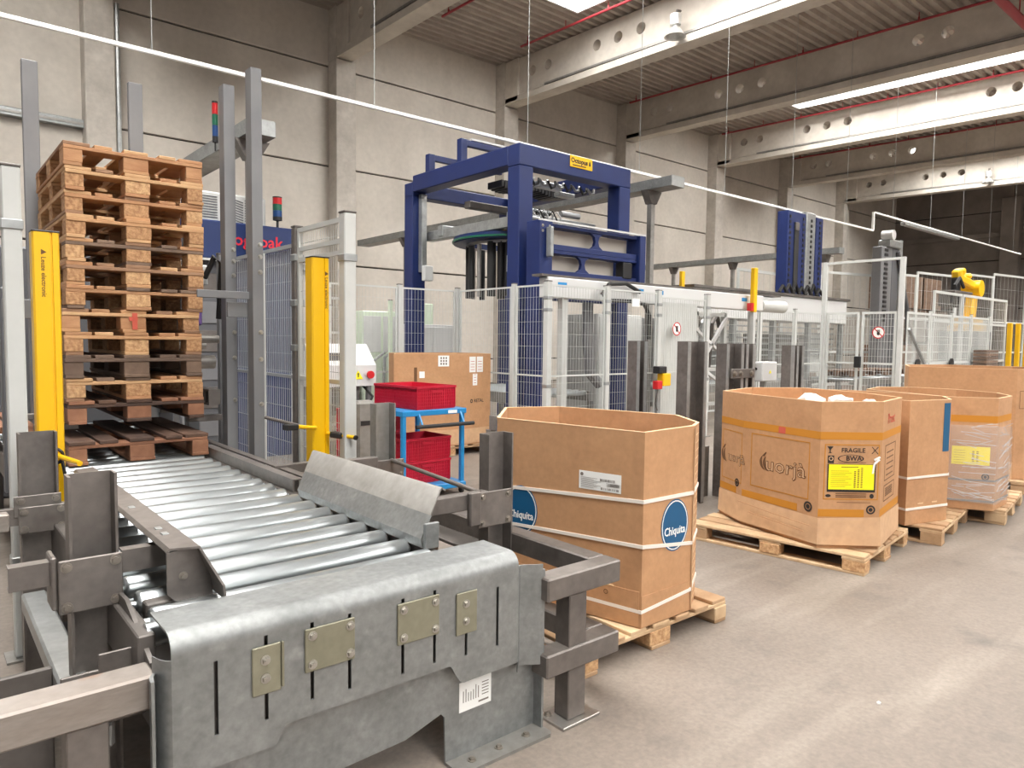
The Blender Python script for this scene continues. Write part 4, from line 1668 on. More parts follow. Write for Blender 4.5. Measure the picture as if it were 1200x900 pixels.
# ================================================================== octagonal bulk boxes on one-way pallets
def centroid(c):
    return Vector((sum(p[0] for p in c) / len(c), sum(p[1] for p in c) / len(c), 0))


def ring_mb(c, z0, z1, t_out, t_in, dz=None):
    """closed band around the corners c (counter-clockwise)"""
    n = len(c)
    cen = centroid(c)
    mb = MB()
    vs = []
    for k, p in enumerate(c):
        v = Vector((p[0], p[1], 0)) - cen
        L = v.length
        o = cen + v * ((L + t_out) / L)
        i = cen + v * ((L - t_in) / L)
        e = dz[k] if dz else 0.0
        vs += [(o.x, o.y, z0 + e), (o.x, o.y, z1 + e), (i.x, i.y, z1 + e), (i.x, i.y, z0 + e)]
    fs = []
    for k in range(n):
        a, b = 4 * k, 4 * ((k + 1) % n)
        fs += [(a, b, b + 1, a + 1), (a + 1, b + 1, b + 2, a + 2), (a + 2, b + 2, b + 3, a + 3), (a + 3, b + 3, b, a)]
    return mb.add(vs, fs)


class Facet:
    def __init__(self, A, B, out=0.0):
        self.A, self.B = Vector((*A, 0)), Vector((*B, 0))
        self.d = (self.B - self.A).normalized()
        self.L = (self.B - self.A).length
        self.n = Vector((self.d.y, -self.d.x, 0))
        self.A = self.A + self.n * out

    def rect(self, mb, u0, u1, z0, z1, lift=0.001, th=0.001):
        c = self.A + self.d * ((u0 + u1) / 2) + self.n * (lift + th / 2)
        return mb.obox((c.x, c.y, (z0 + z1) / 2), (self.d, self.n, (0, 0, 1)), ((u1 - u0) / 2, th / 2, (z1 - z0) / 2))

    def frame(self, mb, u0, u1, z0, z1, w=0.004, lift=0.001, th=0.001):
        self.rect(mb, u0, u1, z0, z0 + w, lift, th)
        self.rect(mb, u0, u1, z1 - w, z1, lift, th)
        self.rect(mb, u0, u0 + w, z0, z1, lift, th)
        self.rect(mb, u1 - w, u1, z0, z1, lift, th)
        return mb

    def pt(self, u, z, lift=0.0015):
        c = self.A + self.d * u + self.n * lift
        return (c.x, c.y, z)

    def text(self, s, size, u, z, lift=0.0015, **k):
        return text_mb(s, size, self.pt(u, z, lift), self.d, (0, 0, 1), thick=0.0008, **k)

    def disc(self, mb, u, z, ru, rz, lift=0.001, th=0.001, n=28):
        a = self.pt(u, z, lift)
        vs = []
        for k in range(n):
            t = 2 * math.pi * k / n
            c = Vector(a) + self.d * (ru * math.cos(t)) + Vector((0, 0, rz * math.sin(t)))
            vs.append(c)
        return mb.prism(vs, self.n * th)

    def oval_ring(self, mb, u, z, ru, rz, w, lift=0.002, n=28):
        for k in range(n):
            t0, t1 = 2 * math.pi * k / n, 2 * math.pi * (k + 1) / n
            p = [Vector(self.pt(u, z, lift)) + self.d * (r_ * ru * math.cos(t)) + Vector((0, 0, r_ * rz * math.sin(t))) for r_, t in
                 ((1, t0), (1, t1), (1 - w, t1), (1 - w, t0))]
            mb.prism(p, self.n * 0.0006)
        return mb


def octabin(label, c, z0, z1, m='cardboard', th=0.016, dz=None):
    cen = centroid(c)
    t = T('bulk_box', label, 'box', (cen.x, cen.y, z0), group='octagonal bulk boxes')
    n = len(c)
    mb = ring_mb(c, z0, z1, 0.0, th, None)
    # slight waviness of the rim
    if dz:
        for k in range(n):
            for j in (1, 2):
                x, y, z = mb.v[4 * k + j]
                mb.v[4 * k + j] = (x, y, z + dz[k])
    part('sleeve', mb, m, t)
    mb = MB()
    mb.prism([(p[0] * 0.995 + cen.x * 0.005, p[1] * 0.995 + cen.y * 0.005, z0 + 0.002) for p in c], (0, 0, 0.01))
    part('base_sheet', mb, m, t)
    mb = ring_mb(c, z1 - 0.0005, z1 + 0.0025, 0.001, th + 0.001, dz)
    part('cut_edge', mb, 'cardboard_edge', t)
    return t


def strap(t, c, z, h=0.017, m='strap_white', dz=None):
    part('strap', ring_mb(c, z - h / 2, z + h / 2, 0.006, 0.0, dz), m, t)


def shipping_pallet(label, loc, rz, Wx, Ly, H=0.124, pal=None):
    return euro_pallet('shipping_pallet', label, loc, rz, 'one-way pallets under the bulk boxes', pal or WOOD_PALE, WOOD_PALE + [CHIP[0]], L=Ly, W=Wx, H=H, ndeck=7, jitter=0.006)


def emblem(t, f, u, z, r, nm='stamp'):
    mb = MB()
    f.oval_ring(mb, u, z, r, r, 0.35, 0.002, 20)
    f.disc(mb, u, z, r * 0.45, r * 0.45, 0.002, 0.0006, 12)
    part(nm, mb, 'ink_black', t, kind='stuff')


# ---- first box, blue oval logo
C1 = [(2.37, 2.93), (2.565, 2.087), (2.945, 2.085), (3.13, 2.19), (3.26, 2.42), (3.265, 2.80), (3.09, 3.21), (2.76, 3.335)]
shipping_pallet('pale wooden pallet under the box with blue oval logos', (2.72, 2.70, 0.0), -0.01, 1.08, 1.24)
t1 = octabin('brown cardboard bulk box with blue oval logos and three white straps', C1, 0.126, 1.05, dz=[0.004, 0.0, 0.006, 0.0, 0.01, 0.0, 0.004, 0.006])
strap(t1, C1, 0.727, dz=[-0.035, 0.0, -0.004, 0.0, 0.0, 0.0, 0.0, -0.02])
strap(t1, C1, 0.480, dz=[0.02, 0.035, -0.01, 0.0, 0.0, 0.0, 0.0, 0.0])
strap(t1, C1, 0.215, dz=[0.0, -0.01, 0.02, 0.03, 0.0, 0.0, 0.0, 0.0])
f1 = Facet(C1[0], C1[1])
f2 = Facet(C1[1], C1[2])


def oval_logo(t, f, u, z, ru, rz):
    mb = MB()
    f.disc(mb, u, z, ru, rz, 0.001, 0.0012)
    lg = part('oval_logo', mb, 'blue_logo', t, 'blue oval with white lettering')
    mb = MB()
    f.oval_ring(mb, u, z, ru * 0.95, rz * 0.95, 0.05, 0.0024)
    part('white_line', mb, 'paper_white', lg, kind='stuff')
    part('lettering', f.text('Chiquita', ru * 0.54, u, z - rz * 0.22, 0.0024, bold=0.014, width=0.84), 'paper_white', lg, kind='stuff')


oval_logo(t1, f2, 0.238, 0.582, 0.105, 0.128)
oval_logo(t1, f1, 0.165, 0.585, 0.105, 0.128)
# shipping label
mb = MB()
f1.rect(mb, 0.517, 0.749, 0.748, 0.837)
lb = part('shipping_label', mb, 'paper_white', t1)
mb = MB()
f1.disc(mb, 0.533, 0.82, 0.009, 0.009, 0.0025, 0.0006, 12)
for k in range(16):
    u = 0.635 + k * 0.0052
    f1.rect(mb, u, u + random.choice((0.0018, 0.003)), 0.795, 0.808, 0.0025, 0.0006)
for k in range(12):
    u = 0.640 + k * 0.0085
    f1.rect(mb, u, u + random.choice((0.003, 0.006)), 0.755, 0.766, 0.0025, 0.0006)
for k in range(7):
    f1.rect(mb, 0.67 + 0.01 * (k % 3), 0.74, 0.775 + k * 0.0022, 0.7762 + k * 0.0022, 0.0025, 0.0006)
for k in range(8):
    f1.rect(mb, 0.527, 0.60 + 0.02 * ((k * 7) % 3), 0.757 + k * 0.0068, 0.7582 + k * 0.0068, 0.0025, 0.0006)
part('print', mb, 'ink_grey', lb, kind='stuff')
# bottom tray flaps
for (A, B, u0, u1, z0, z1) in ((C1[0], C1[1], 0.02, 0.855, 0.13, 0.30), (C1[1], C1[2], 0.0, 0.36, 0.13, 0.28)):
    mb = MB()
    Facet(A, B).rect(mb, u0, u1, z0, z1, 0.001, 0.003)
    part('bottom_flap', mb, 'cardboard', t1)
mb = MB()
f1.oval_ring(mb, 0.68, 0.265, 0.012, 0.012, 0.25, 0.005, 16)
part('punch_mark', mb, 'ink_brown', t1, kind='stuff')
mb = MB()
f1.rect(mb, 0.65, 0.72, 0.299, 0.305, 0.001, 0.005)
part('fold_edge', mb, 'cardboard_edge', t1)
mb = MB()
Facet(C1[2], C1[3]).rect(mb, -0.004, 0.008, 0.13, 1.05, 0.001, 0.006)
part('glue_edge', mb, 'cardboard_light', t1)
for k in range(22):
    mb = MB()
    Facet(C1[2], C1[3]).rect(mb, 0.01, 0.20, 0.16 + k * 0.04, 0.164 + k * 0.04, 0.0005, 0.001)
    part('flute_line', mb, 'cardboard_edge', t1)
mb = MB()
g_ = Facet(C1[7], C1[0])
g_.rect(mb, g_.L - 0.05, g_.L, 0.85, 1.045, 0.001, 0.002)
part('corner_stripe', mb, 'blue_stripe', t1)

# ---- second box, orange bands
C2 = [(4.847, 3.18), (4.675, 2.88), (4.514, 2.22), (4.814, 1.956), (5.396, 2.07), (5.674, 2.475), (5.738, 2.998), (5.437, 3.296)]
shipping_pallet('pale wooden pallet under the box with orange bands', (4.98, 2.60, 0.0), 0.12, 1.0, 1.24)
t2 = octabin('brown cardboard bulk box with orange bands and a FRAGILE print', C2, 0.126, 1.09, dz=[0.0, 0.004, 0.0, 0.006, 0.0, 0.0, 0.005, 0.0])
fs2 = [Facet(C2[k], C2[k + 1]) for k in range(4)]
for k, f in enumerate(fs2):
    mb = MB()
    f.rect(mb, 0.0, f.L, 0.845, 0.895, 0.0006, 0.0006)
    part('orange_band', mb, 'cardboard_orange', t2)
    mb = MB()
    f.rect(mb, 0.0, f.L * (0.75 if k != 3 else 1.0), 0.335, 0.385, 0.0006, 0.0006)
    part('orange_band', mb, 'cardboard_orange', t2)


def word_panel(f, u0, u1, z0, z1, um, zm, sz):
    mb = MB()
    f.frame(mb, u0, u1, z0, z1, 0.006, 0.001, 0.0008)
    part('print_frame', mb, 'cardboard_orange', t2, kind='stuff')
    part('lettering', f.text('uorj\u00e0', sz, um + 0.045, zm, bold=0.02, width=1.22), 'ink_brown', t2, kind='stuff')
    part('lettering_fill', f.text('uorj\u00e0', sz, um + 0.045, zm, lift=0.0024, bold=-0.012, width=1.22), 'cardboard_light', t2, kind='stuff')
    # banana-shaped initial
    mb = MB()
    pts = []
    for i in range(13):
        a = math.radians(120 + 150 * i / 12)
        pts.append((um - 0.13 + 0.055 * math.cos(a) * 1.0, zm + 0.01 + 0.055 * math.sin(a)))
    for i in range(13):
        a = math.radians(270 - 150 * i / 12)
        wdt = 0.055 - 0.022 * math.sin(math.pi * i / 12)
        pts.append((um - 0.13 + wdt * math.cos(a) * 0.95, zm + 0.01 + wdt * math.sin(a)))
    mb.prism([Vector(f.pt(u, z, 0.0015)) for u, z in pts], f.n * 0.0008)
    pts = [(u + 0.03, z - 0.004) for u, z in pts]
    mb.prism([Vector(f.pt(u, z, 0.0015)) for u, z in pts], f.n * 0.0008)
    mb.prism([Vector(f.pt(u, z, 0.0015)) for u, z in ((um - 0.162, zm + 0.055), (um - 0.13, zm + 0.085), (um - 0.122, zm + 0.08), (um - 0.145, zm + 0.05))], f.n * 0.0008)
    part('banana_mark', mb, 'ink_brown', t2, kind='stuff')


word_panel(fs2[1], 0.08, 0.60, 0.43, 0.815, 0.35, 0.61, 0.14)
word_panel(fs2[0], 0.03, 0.33, 0.42, 0.80, 0.20, 0.60, 0.10)
f = fs2[2]
mb = MB()
f.frame(mb, 0.03, 0.385, 0.45, 0.815, 0.006, 0.001, 0.0008)
part('print_frame', mb, 'cardboard_orange', t2, kind='stuff')
part('lettering', f.text('FRAGILE', 0.042, 0.215, 0.775, bold=0.012), 'ink_black', t2, kind='stuff')
part('lettering', f.text('BWA', 0.045, 0.22, 0.722, bold=0.02), 'ink_black', t2, kind='stuff')
mb = MB()
f.oval_ring(mb, 0.20, 0.722, 0.085, 0.026, 0.1, 0.0022)
part('print_oval', mb, 'ink_black', t2, kind='stuff')
mb = MB()
f.rect(mb, 0.052, 0.092, 0.69, 0.74, 0.001, 0.0008)
bs_ = part('seal_print', mb, 'ink_black', t2)
mb = MB()
f.oval_ring(mb, 0.072, 0.72, 0.015, 0.015, 0.4, 0.0024, 16)
part('print', mb, 'cardboard_light', bs_, kind='stuff')
# glass symbol and crossed hooks
mb = MB()
mb.prism([Vector(f.pt(u, z)) for u, z in ((0.045, 0.80), (0.085, 0.80), (0.068, 0.778), (0.068, 0.762), (0.08, 0.757), (0.05, 0.757), (0.062, 0.762), (0.062, 0.778))], f.n * 0.0008)
part('glass_symbol', mb, 'ink_black', t2)
mb = MB()
a, b, c_, d_ = [Vector(f.pt(u, z, 0.002)) for u, z in ((0.335, 0.755), (0.375, 0.80), (0.375, 0.755), (0.335, 0.80))]
mb.bar(a, b, 0.004, 0.001, up=f.n)
mb.bar(c_, d_, 0.004, 0.001, up=f.n)
part('hook_symbol', mb, 'ink_black', t2, kind='stuff')
mb = MB()
f.rect(mb, 0.052, 0.365, 0.500, 0.685, 0.001, 0.0008)
part('sticker_backing', mb, 'ink_black', t2)  # black backing that shows as a border around the yellow sticker
mb = MB()
f.rect(mb, 0.060, 0.356, 0.517, 0.682, 0.002, 0.0008)
ys = part('yellow_sticker', mb, 'paper_yellow', t2)
mb = MB()
for k in range(9):
    f.rect(mb, 0.075, 0.17 + 0.02 * ((k * 5) % 3), 0.535 + k * 0.013, 0.5365 + k * 0.013, 0.0032, 0.0005)
for k in range(3):
    u = 0.225 + 0.022 * k
    for q in range(12):
        f.rect(mb, u, u + 0.012, 0.53 + q * (0.0095 + 0.001 * k), 0.535 + q * (0.0095 + 0.001 * k), 0.0032, 0.0005)
f.rect(mb, 0.14, 0.25, 0.664, 0.668, 0.0032, 0.0005)
part('print', mb, 'ink_brown', ys, kind='stuff')
mb = MB()
mb.bar(Vector(f.pt(0.345, 0.625, 0.004)), Vector(f.pt(0.352, 0.69, 0.006)), 0.012, 0.001, up=f.n)
mb.bar(Vector(f.pt(0.352, 0.69, 0.006)), Vector(f.pt(0.385, 0.72, 0.006)), 0.014, 0.001, up=f.n)
mb.bar(Vector(f.pt(0.35, 0.715, 0.006)), Vector(f.pt(0.388, 0.735, 0.006)), 0.014, 0.001, up=f.n)
part('torn_tape', mb, 'paper_white', t2)
mb = MB()
for z in (0.487, 0.475, 0.465):
    f.rect(mb, 0.11, 0.31, z, z + 0.005, 0.001, 0.0008)
f.rect(mb, 0.12, 0.30, 0.694, 0.697, 0.001, 0.0008)
f.rect(mb, 0.12, 0.34, 0.43, 0.433, 0.001, 0.0008)
part('small_print', mb, 'ink_brown', t2, kind='stuff')
mb = MB()
f.disc(mb, 0.062, 0.475, 0.018, 0.01, 0.001, 0.0008, 12)
f.disc(mb, 0.345, 0.475, 0.014, 0.016, 0.001, 0.0008, 12)
part('umbrella_symbol', mb, 'ink_black', t2, kind='stuff')
emblem(t2, fs2[2], 0.342, 0.385, 0.03)
emblem(t2, fs2[1], 0.60, 0.385, 0.034)
emblem(t2, fs2[0], 0.27, 0.42, 0.03)
f = fs2[3]
for (z0, z1) in ((0.56, 0.80), (0.42, 0.53)):
    mb = MB()
    f.frame(mb, 0.10, 0.42, z0, z1, 0.006, 0.001, 0.0008)
    for k in range(5):
        f.rect(mb, 0.15, 0.36, z0 + 0.03 + k * (z1 - z0 - 0.05) / 5, z0 + 0.038 + k * (z1 - z0 - 0.05) / 5, 0.001, 0.0008)
    part('print_panel', mb, 'ink_brown', t2, kind='stuff')
part('pencil_note', f.text('Prost', 0.10, 0.25, 0.97), 'ink_red', t2, kind='stuff')
mb = MB()
fs2[1].rect(mb, 0.33, 0.39, 0.845, 0.89, 0.0015, 0.0008)
part('red_stamp', mb, 'ink_red', t2)
# loose bottom skirt bent outward
cen = centroid(C2)
sk = []
mb = MB()
vs = []
for k, p in enumerate(C2):
    v = Vector((p[0], p[1], 0)) - cen
    u = v.normalized()
    top = cen + v + u * 0.006
    bot = cen + v + u * (0.012 + 0.012 * (k % 2))
    vs += [(top.x, top.y, 0.325 + 0.012 * ((k * 3) % 2)), (bot.x, bot.y, 0.15), ((bot - u * 0.008).x, (bot - u * 0.008).y, 0.15), ((top - u * 0.005).x, (top - u * 0.005).y, 0.325)]
n = len(C2)
fs = []
for k in range(n):
    a, b = 4 * k, 4 * ((k + 1) % n)
    fs += [(a, a + 1, b + 1, b), (a + 1, a + 2, b + 2, b + 1), (a + 2, a + 3, b + 3, b + 2), (a + 3, a, b, b + 3)]
mb.add(vs, fs)
part('bottom_skirt', mb, 'cardboard_light', t2, 'pale bent-out bottom skirt')
mb = MB()
for (u0, z0, u1, z1) in ((0.0, 0.30, 0.35, 0.28), (0.35, 0.28, 0.65, 0.27), (0.1, 0.24, 0.6, 0.22)):
    a, b = Vector(fs2[1].pt(u0, z0, 0.034)), Vector(fs2[1].pt(u1, z1, 0.034))
    mb.bar(a, b, 0.004, 0.004)
part('crease', mb, 'cardboard', t2, kind='stuff')
# wrapping film scraps inside
for q, (x, y, r) in enumerate(((5.12, 2.60, 0.11), (5.28, 2.45, 0.09), (5.45, 2.32, 0.05))):
    bm = bmesh.new()
    bmesh.ops.create_icosphere(bm, subdivisions=2, radius=r)
    for v in bm.verts:
        v.co *= 1 + random.uniform(-0.22, 0.22)
        v.co.z *= 0.55
    mb = MB()
    bm.verts.index_update()
    mb.add([(v.co.x + x, v.co.y + y, v.co.z + 1.035) for v in bm.verts], [tuple(v.index for v in f_.verts) for f_ in bm.faces])
    bm.free()
    single('film_scrap', mb, 'white_clean', 'crumpled white film scrap in the orange-banded box, %s' % ('largest one', 'middle one', 'small one at the rim')[q], 'film scrap', 'film scraps')
mb = MB()
mb.prism([(p[0] * 0.96 + cen.x * 0.04, p[1] * 0.96 + cen.y * 0.04, 0.90) for p in C2], (0, 0, 0.015))
part('inner_sheet', mb, 'cardboard', t2)

# ---- third box, plain with a blue corner stripe
C3 = [(5.78, 2.58), (5.60, 2.09), (6.05, 1.965), (6.36, 2.12), (6.48, 2.5), (6.42, 2.95), (6.18, 3.14), (5.90, 3.02)]
shipping_pallet('pale wooden pallet under the plain box with the blue stripe', (6.12, 2.55, 0.0), 0.14, 1.0, 1.22)
t3 = octabin('plain brown bulk box with one blue corner stripe and two white straps', C3, 0.126, 1.055)
strap(t3, C3, 0.480)
strap(t3, C3, 0.245, dz=[0, 0.0, 0.0, 0.02, 0, 0, 0, 0])
f = Facet(C3[1], C3[2])
mb = MB()
f.rect(mb, 0.385, 0.455, 0.66, 1.03, 0.001, 0.0015)
part('blue_stripe', mb, 'blue_stripe', t3)
mb = MB()
for u in (0.13, 0.29):
    f.rect(mb, u, u + 0.06, 0.275, 0.285, 0.001, 0.001)
part('staple_slots', mb, 'cardboard_edge', t3, kind='stuff')

# ---- fourth box, wrapped in film
C4 = [(6.50, 2.14), (6.675, 1.83), (7.10, 1.85), (7.45, 2.05), (7.66, 2.45), (7.62, 2.86), (7.36, 3.05), (6.88, 2.96)]
shipping_pallet('pale wooden pallet with a dark stamp under the film-wrapped box', (7.23, 2.42, 0.0), 0.14, 1.06, 1.16)
t4 = octabin('brown bulk box wrapped in clear film with a yellow sticker', C4, 0.126, 1.045)
for k in range(-1, 4):
    f = Facet(C4[k], C4[(k + 1) % 8])
    mb = MB()
    f.rect(mb, 0, f.L, 0.845, 0.90, 0.0006, 0.0006)
    part('orange_band', mb, 'cardboard_orange', t4)
strap(t4, C4, 0.37, 0.014, 'strap_grey')
strap(t4, C4, 0.20, 0.014, 'strap_grey')
f = Facet(C4[0], C4[1])
mb = MB()
f.rect(mb, 0.045, 0.315, 0.495, 0.645, 0.002, 0.001)
ys = part('yellow_sticker', mb, 'paper_yellow', t4)
mb = MB()
for k in range(6):
    f.rect(mb, 0.06, 0.14, 0.51 + k * 0.02, 0.512 + k * 0.02, 0.0035, 0.0005)
for k in range(2):
    for q in range(8):
        f.rect(mb, 0.19 + 0.03 * k, 0.205 + 0.03 * k, 0.51 + q * 0.013, 0.516 + q * 0.013, 0.0035, 0.0005)
part('print', mb, 'ink_brown', ys, kind='stuff')
emblem(t4, f, 0.29, 0.40, 0.028)
mb = MB()
cen = centroid(C4)
vs = []
NZ = 7
for j in range(NZ):
    z = 0.18 + (0.80 - 0.18) * j / (NZ - 1)
    for p in C4:
        v = Vector((p[0], p[1], 0)) - cen
        o = cen + v * (1 + (0.012 + random.uniform(0, 0.012)) / v.length)
        vs.append((o.x, o.y, z + random.uniform(-0.02, 0.02)))
fs = []
for j in range(NZ - 1):
    for k in range(8):
        fs.append((j * 8 + k, j * 8 + (k + 1) % 8, (j + 1) * 8 + (k + 1) % 8, (j + 1) * 8 + k))
mb.add(vs, fs)
part('stretch_film', mb, 'film', t4, 'glossy clear stretch film')
mb = MB()
random.seed(11)
for f_ in (Facet(C4[0], C4[1], 0.014), Facet(C4[1], C4[2], 0.014), Facet(C4[7], C4[0], 0.014)):
    for k in range(34):
        z = random.uniform(0.2, 0.82)
        u0 = random.uniform(0, f_.L * 0.6)
        u1 = min(f_.L, u0 + random.uniform(0.08, 0.3))
        mb.bar(Vector(f_.pt(u0, z, 0.004)), Vector(f_.pt(u1, z + random.uniform(-0.05, 0.05), 0.004)), 0.004, 0.002, up=f_.n)
part('film_folds', mb, 'film_fold', t4, kind='stuff')
mb = MB()
mb.obox((6.93, 1.842, 0.06), ((0.99, 0.14, 0), (-0.14, 0.99, 0), (0, 0, 1)), (0.055, 0.003, 0.02))

# ---- fifth box, tall plain carton partly out of frame
C5 = [(8.05, 2.95), (8.00, 2.62), (8.55, 2.28), (9.15, 2.32), (9.5, 2.7), (9.5, 3.2), (9.1, 3.5), (8.4, 3.4)]
C5 = [(8.22, 3.10), (8.24, 2.86), (8.42, 2.16), (8.85, 1.93), (9.35, 2.05), (9.55, 2.5), (9.45, 3.1), (8.9, 3.4)]
shipping_pallet('pale wooden pallet under the tall plain carton', (8.9, 2.65, 0.0), 0.08, 1.16, 1.2)
t5 = octabin('tall plain brown carton, last in the row of boxes', C5, 0.126, 1.235)
f = Facet(C5[2], C5[3])
mb = MB()
f.rect(mb, 0.16, 0.4, 0.55, 0.78, 0.001, 0.001)
lb = part('paper_label', mb, 'paper_white', t5)
mb = MB()
f.frame(mb, 0.04, 0.44, 0.84, 1.02, 0.005, 0.001, 0.001)
part('print_frame', mb, 'ink_brown', t5, kind='stuff')
mb = MB()
for k in range(6):
    f.rect(mb, 0.20, 0.36, 0.58 + k * 0.03, 0.585 + k * 0.03, 0.0025, 0.0006)
part('print', mb, 'ink_grey', lb, kind='stuff')
mb = MB()
Facet(C5[1], C5[2]).rect(mb, 0.0, 0.72, 0.13, 0.30, 0.001, 0.003)
part('bottom_flap', mb, 'cardboard_light', t5)

# ---- box behind the crate cart
C6 = [(4.62, 7.78), (4.52, 7.55), (5.30, 7.22), (5.78, 7.42), (5.86, 7.75), (5.72, 8.02), (5.3, 8.15), (4.85, 8.05)]
C6 = [(4.64, 7.80), (4.40, 7.42), (5.32, 7.26), (5.80, 7.32), (5.90, 7.70), (5.75, 8.0), (5.2, 8.12), (4.7, 8.05)]
shipping_pallet('wooden pallet under the box behind the crate cart', (5.15, 7.7, 0.0), -0.03, 1.3, 0.86)
t6 = octabin('brown bulk box with paper slips standing behind the blue crate cart', C6, 0.126, 1.285)
f = Facet(C6[1], C6[2])
for (u0, u1, z0, z1, nm, m) in ((0.58, 0.73, 1.13, 1.265, 'paper_slip', 'paper_white'), (0.33, 0.40, 0.99, 1.07, 'paper_slip', 'paper_white'), (0.26, 0.30, 0.93, 1.12, 'hand_hole', 'ink_brown')):
    mb = MB()
    f.rect(mb, u0, u1, z0, z1, 0.001, 0.001)
    part(nm, mb, m, t6)
mb = MB()
for k in range(3):
    for q in range(3):
        f.rect(mb, 0.61 + k * 0.035, 0.63 + k * 0.035, 1.15 + q * 0.036, 1.175 + q * 0.036, 0.0025, 0.0006)
part('print', mb, 'ink_grey', t6, kind='stuff')
f = Facet(C6[2], C6[3])
for (u0, u1, z0, z1) in ((0.10, 0.21, 1.05, 1.25), (0.23, 0.34, 1.05, 1.25), (0.16, 0.24, 0.88, 1.03)):
    mb = MB()
    f.rect(mb, u0, u1, z0, z1, 0.001, 0.001)
    sl = part('paper_slip', mb, 'paper_white', t6)
    mb = MB()
    for k in range(4):
        f.rect(mb, u0 + 0.02, u1 - 0.02, z0 + 0.03 + k * 0.035, z0 + 0.036 + k * 0.035, 0.0025, 0.0006)
    part('print', mb, 'ink_red', sl, kind='stuff')
part('lettering', f.text('RETAL', 0.06, 0.27, 0.68, bold=0.015), 'ink_black', t6, kind='stuff')
mb = MB()
f.oval_ring(mb, 0.14, 0.68, 0.022, 0.026, 0.5, 0.002, 14)
part('round_mark', mb, 'ink_black', t6, kind='stuff')
for (A, B) in ((C6[1], C6[2]), (C6[2], C6[3])):
    mb = MB()
    ff = Facet(A, B)
    ff.rect(mb, 0, ff.L, 0.14, 0.33, 0.001, 0.003)
    part('bottom_flap', mb, 'cardboard_light', t6)


# ================================================================== blue ring wrapper
bw = T('pallet_wrapper', 'tall dark blue portal frame of the pallet wrapping machine with yellow name plate', 'machine', (7.65, 9.1, 0))
PX0, PX1, PY0, PY1, PT = 6.50, 8.84, 7.60, 10.62, 4.20
for (x0, y0) in ((PX0, PY0), (PX1 - 0.26, PY0), (PX0, PY1 - 0.26), (PX1 - 0.26, PY1 - 0.26)):
    mb = MB()
    mb.box(x0, x0 + 0.26, y0, y0 + 0.26, 0.0, PT - 0.30, 0.012)
    part('post', mb, 'blue_paint', bw)
for (a, b, c, d, z0, z1) in ((PX0, PX1, PY0, PY0 + 0.26, PT - 0.30, PT), (PX0, PX1, PY1 - 0.26, PY1, PT - 0.34, PT - 0.10), (PX0, PX0 + 0.26, PY0 + 0.26, PY1 - 0.26, PT - 0.27, PT),
                             (PX1 - 0.26, PX1, PY0 + 0.26, PY1 - 0.26, PT - 0.27, PT)):
    mb = MB()
    mb.box(a, b, c, d, z0, z1, 0.012)
    part('top_beam', mb, 'blue_paint', bw)
mb = MB()
mb.box(PX0 + 0.26, PX1 - 0.26, PY0 + 0.02, PY0 + 0.24, 2.06, 2.26, 0.01)
part('lower_beam', mb, 'blue_paint', bw)
# name plate
mb = MB()
mb.box(7.47, 7.94, PY0 - 0.012, PY0 - 0.001, 4.03, 4.20, 0.003)
npl = part('name_plate', mb, 'yellow_paint', bw)
part('lettering', text_mb('Octopus', 0.10, (7.66, PY0 - 0.013, 4.125), (1, 0, 0), (0, 0, 1), thick=0.002, bold=0.03), 'ink_black', npl, kind='stuff')
mb = MB()
mb.box(7.52, 7.80, PY0 - 0.016, PY0 - 0.0125, 4.055, 4.068)
mb.prism([(7.86, PY0 - 0.013, 4.09), (7.90, PY0 - 0.013, 4.09), (7.895, PY0 - 0.013, 4.13), (7.88, PY0 - 0.013, 4.17), (7.865, PY0 - 0.013, 4.13)], (0, -0.003, 0))
part('drop_mark', mb, 'ink_black', npl, kind='stuff')
# hand rails and stubs on top
for (y, h) in ((10.1, 0.33), (9.2, 0.40)):
    mb = MB()
    mb.box(6.62, 6.74, y - 0.06, y + 0.06, PT, PT + h, 0.006)
    part('stub_post', mb, 'blue_paint', bw)
    mb = MB()
    mb.box(6.74, 8.2, y - 0.04, y + 0.04, PT + h - 0.1, PT + h, 0.006)
    part('stub_rail', mb, 'blue_paint', bw)
mb = MB()
mb.bar((6.7, 9.0, PT + 0.36), (8.3, 9.0, PT + 0.36), 0.04, 0.03)
part('cable_rail', mb, 'white_clean', bw)
# brush-like cable chain under the roof
for k in range(22):
    mb = MB()
    mb.box(7.0 + k * 0.07, 7.05 + k * 0.07, 8.6, 8.95, 3.83 - 0.03 * math.sin(k * 0.5), 3.93)
    part('chain_link', mb, 'black_plastic', bw)
mb = MB()
mb.box(6.8, 8.5, 9.15, 9.3, 3.55, 3.66, 0.01)
part('cross_beam', mb, 'steel_dark', bw)
for (x, y, z, sx, sy, sz, m, nm) in ((7.6, 8.2, 3.85, 0.5, 0.12, 0.10, 'aluminium', 'valve_block'), (8.1, 8.35, 3.8, 0.35, 0.14, 0.07, 'galvanised_light', 'valve_block'),
                                     (7.1, 8.1, 3.84, 0.2, 0.1, 0.12, 'white_paint', 'junction_box')):
    mb = MB()
    mb.box(x - sx / 2, x + sx / 2, y - sy / 2, y + sy / 2, z - sz / 2, z + sz / 2, 0.01)
    part(nm, mb, m, bw)
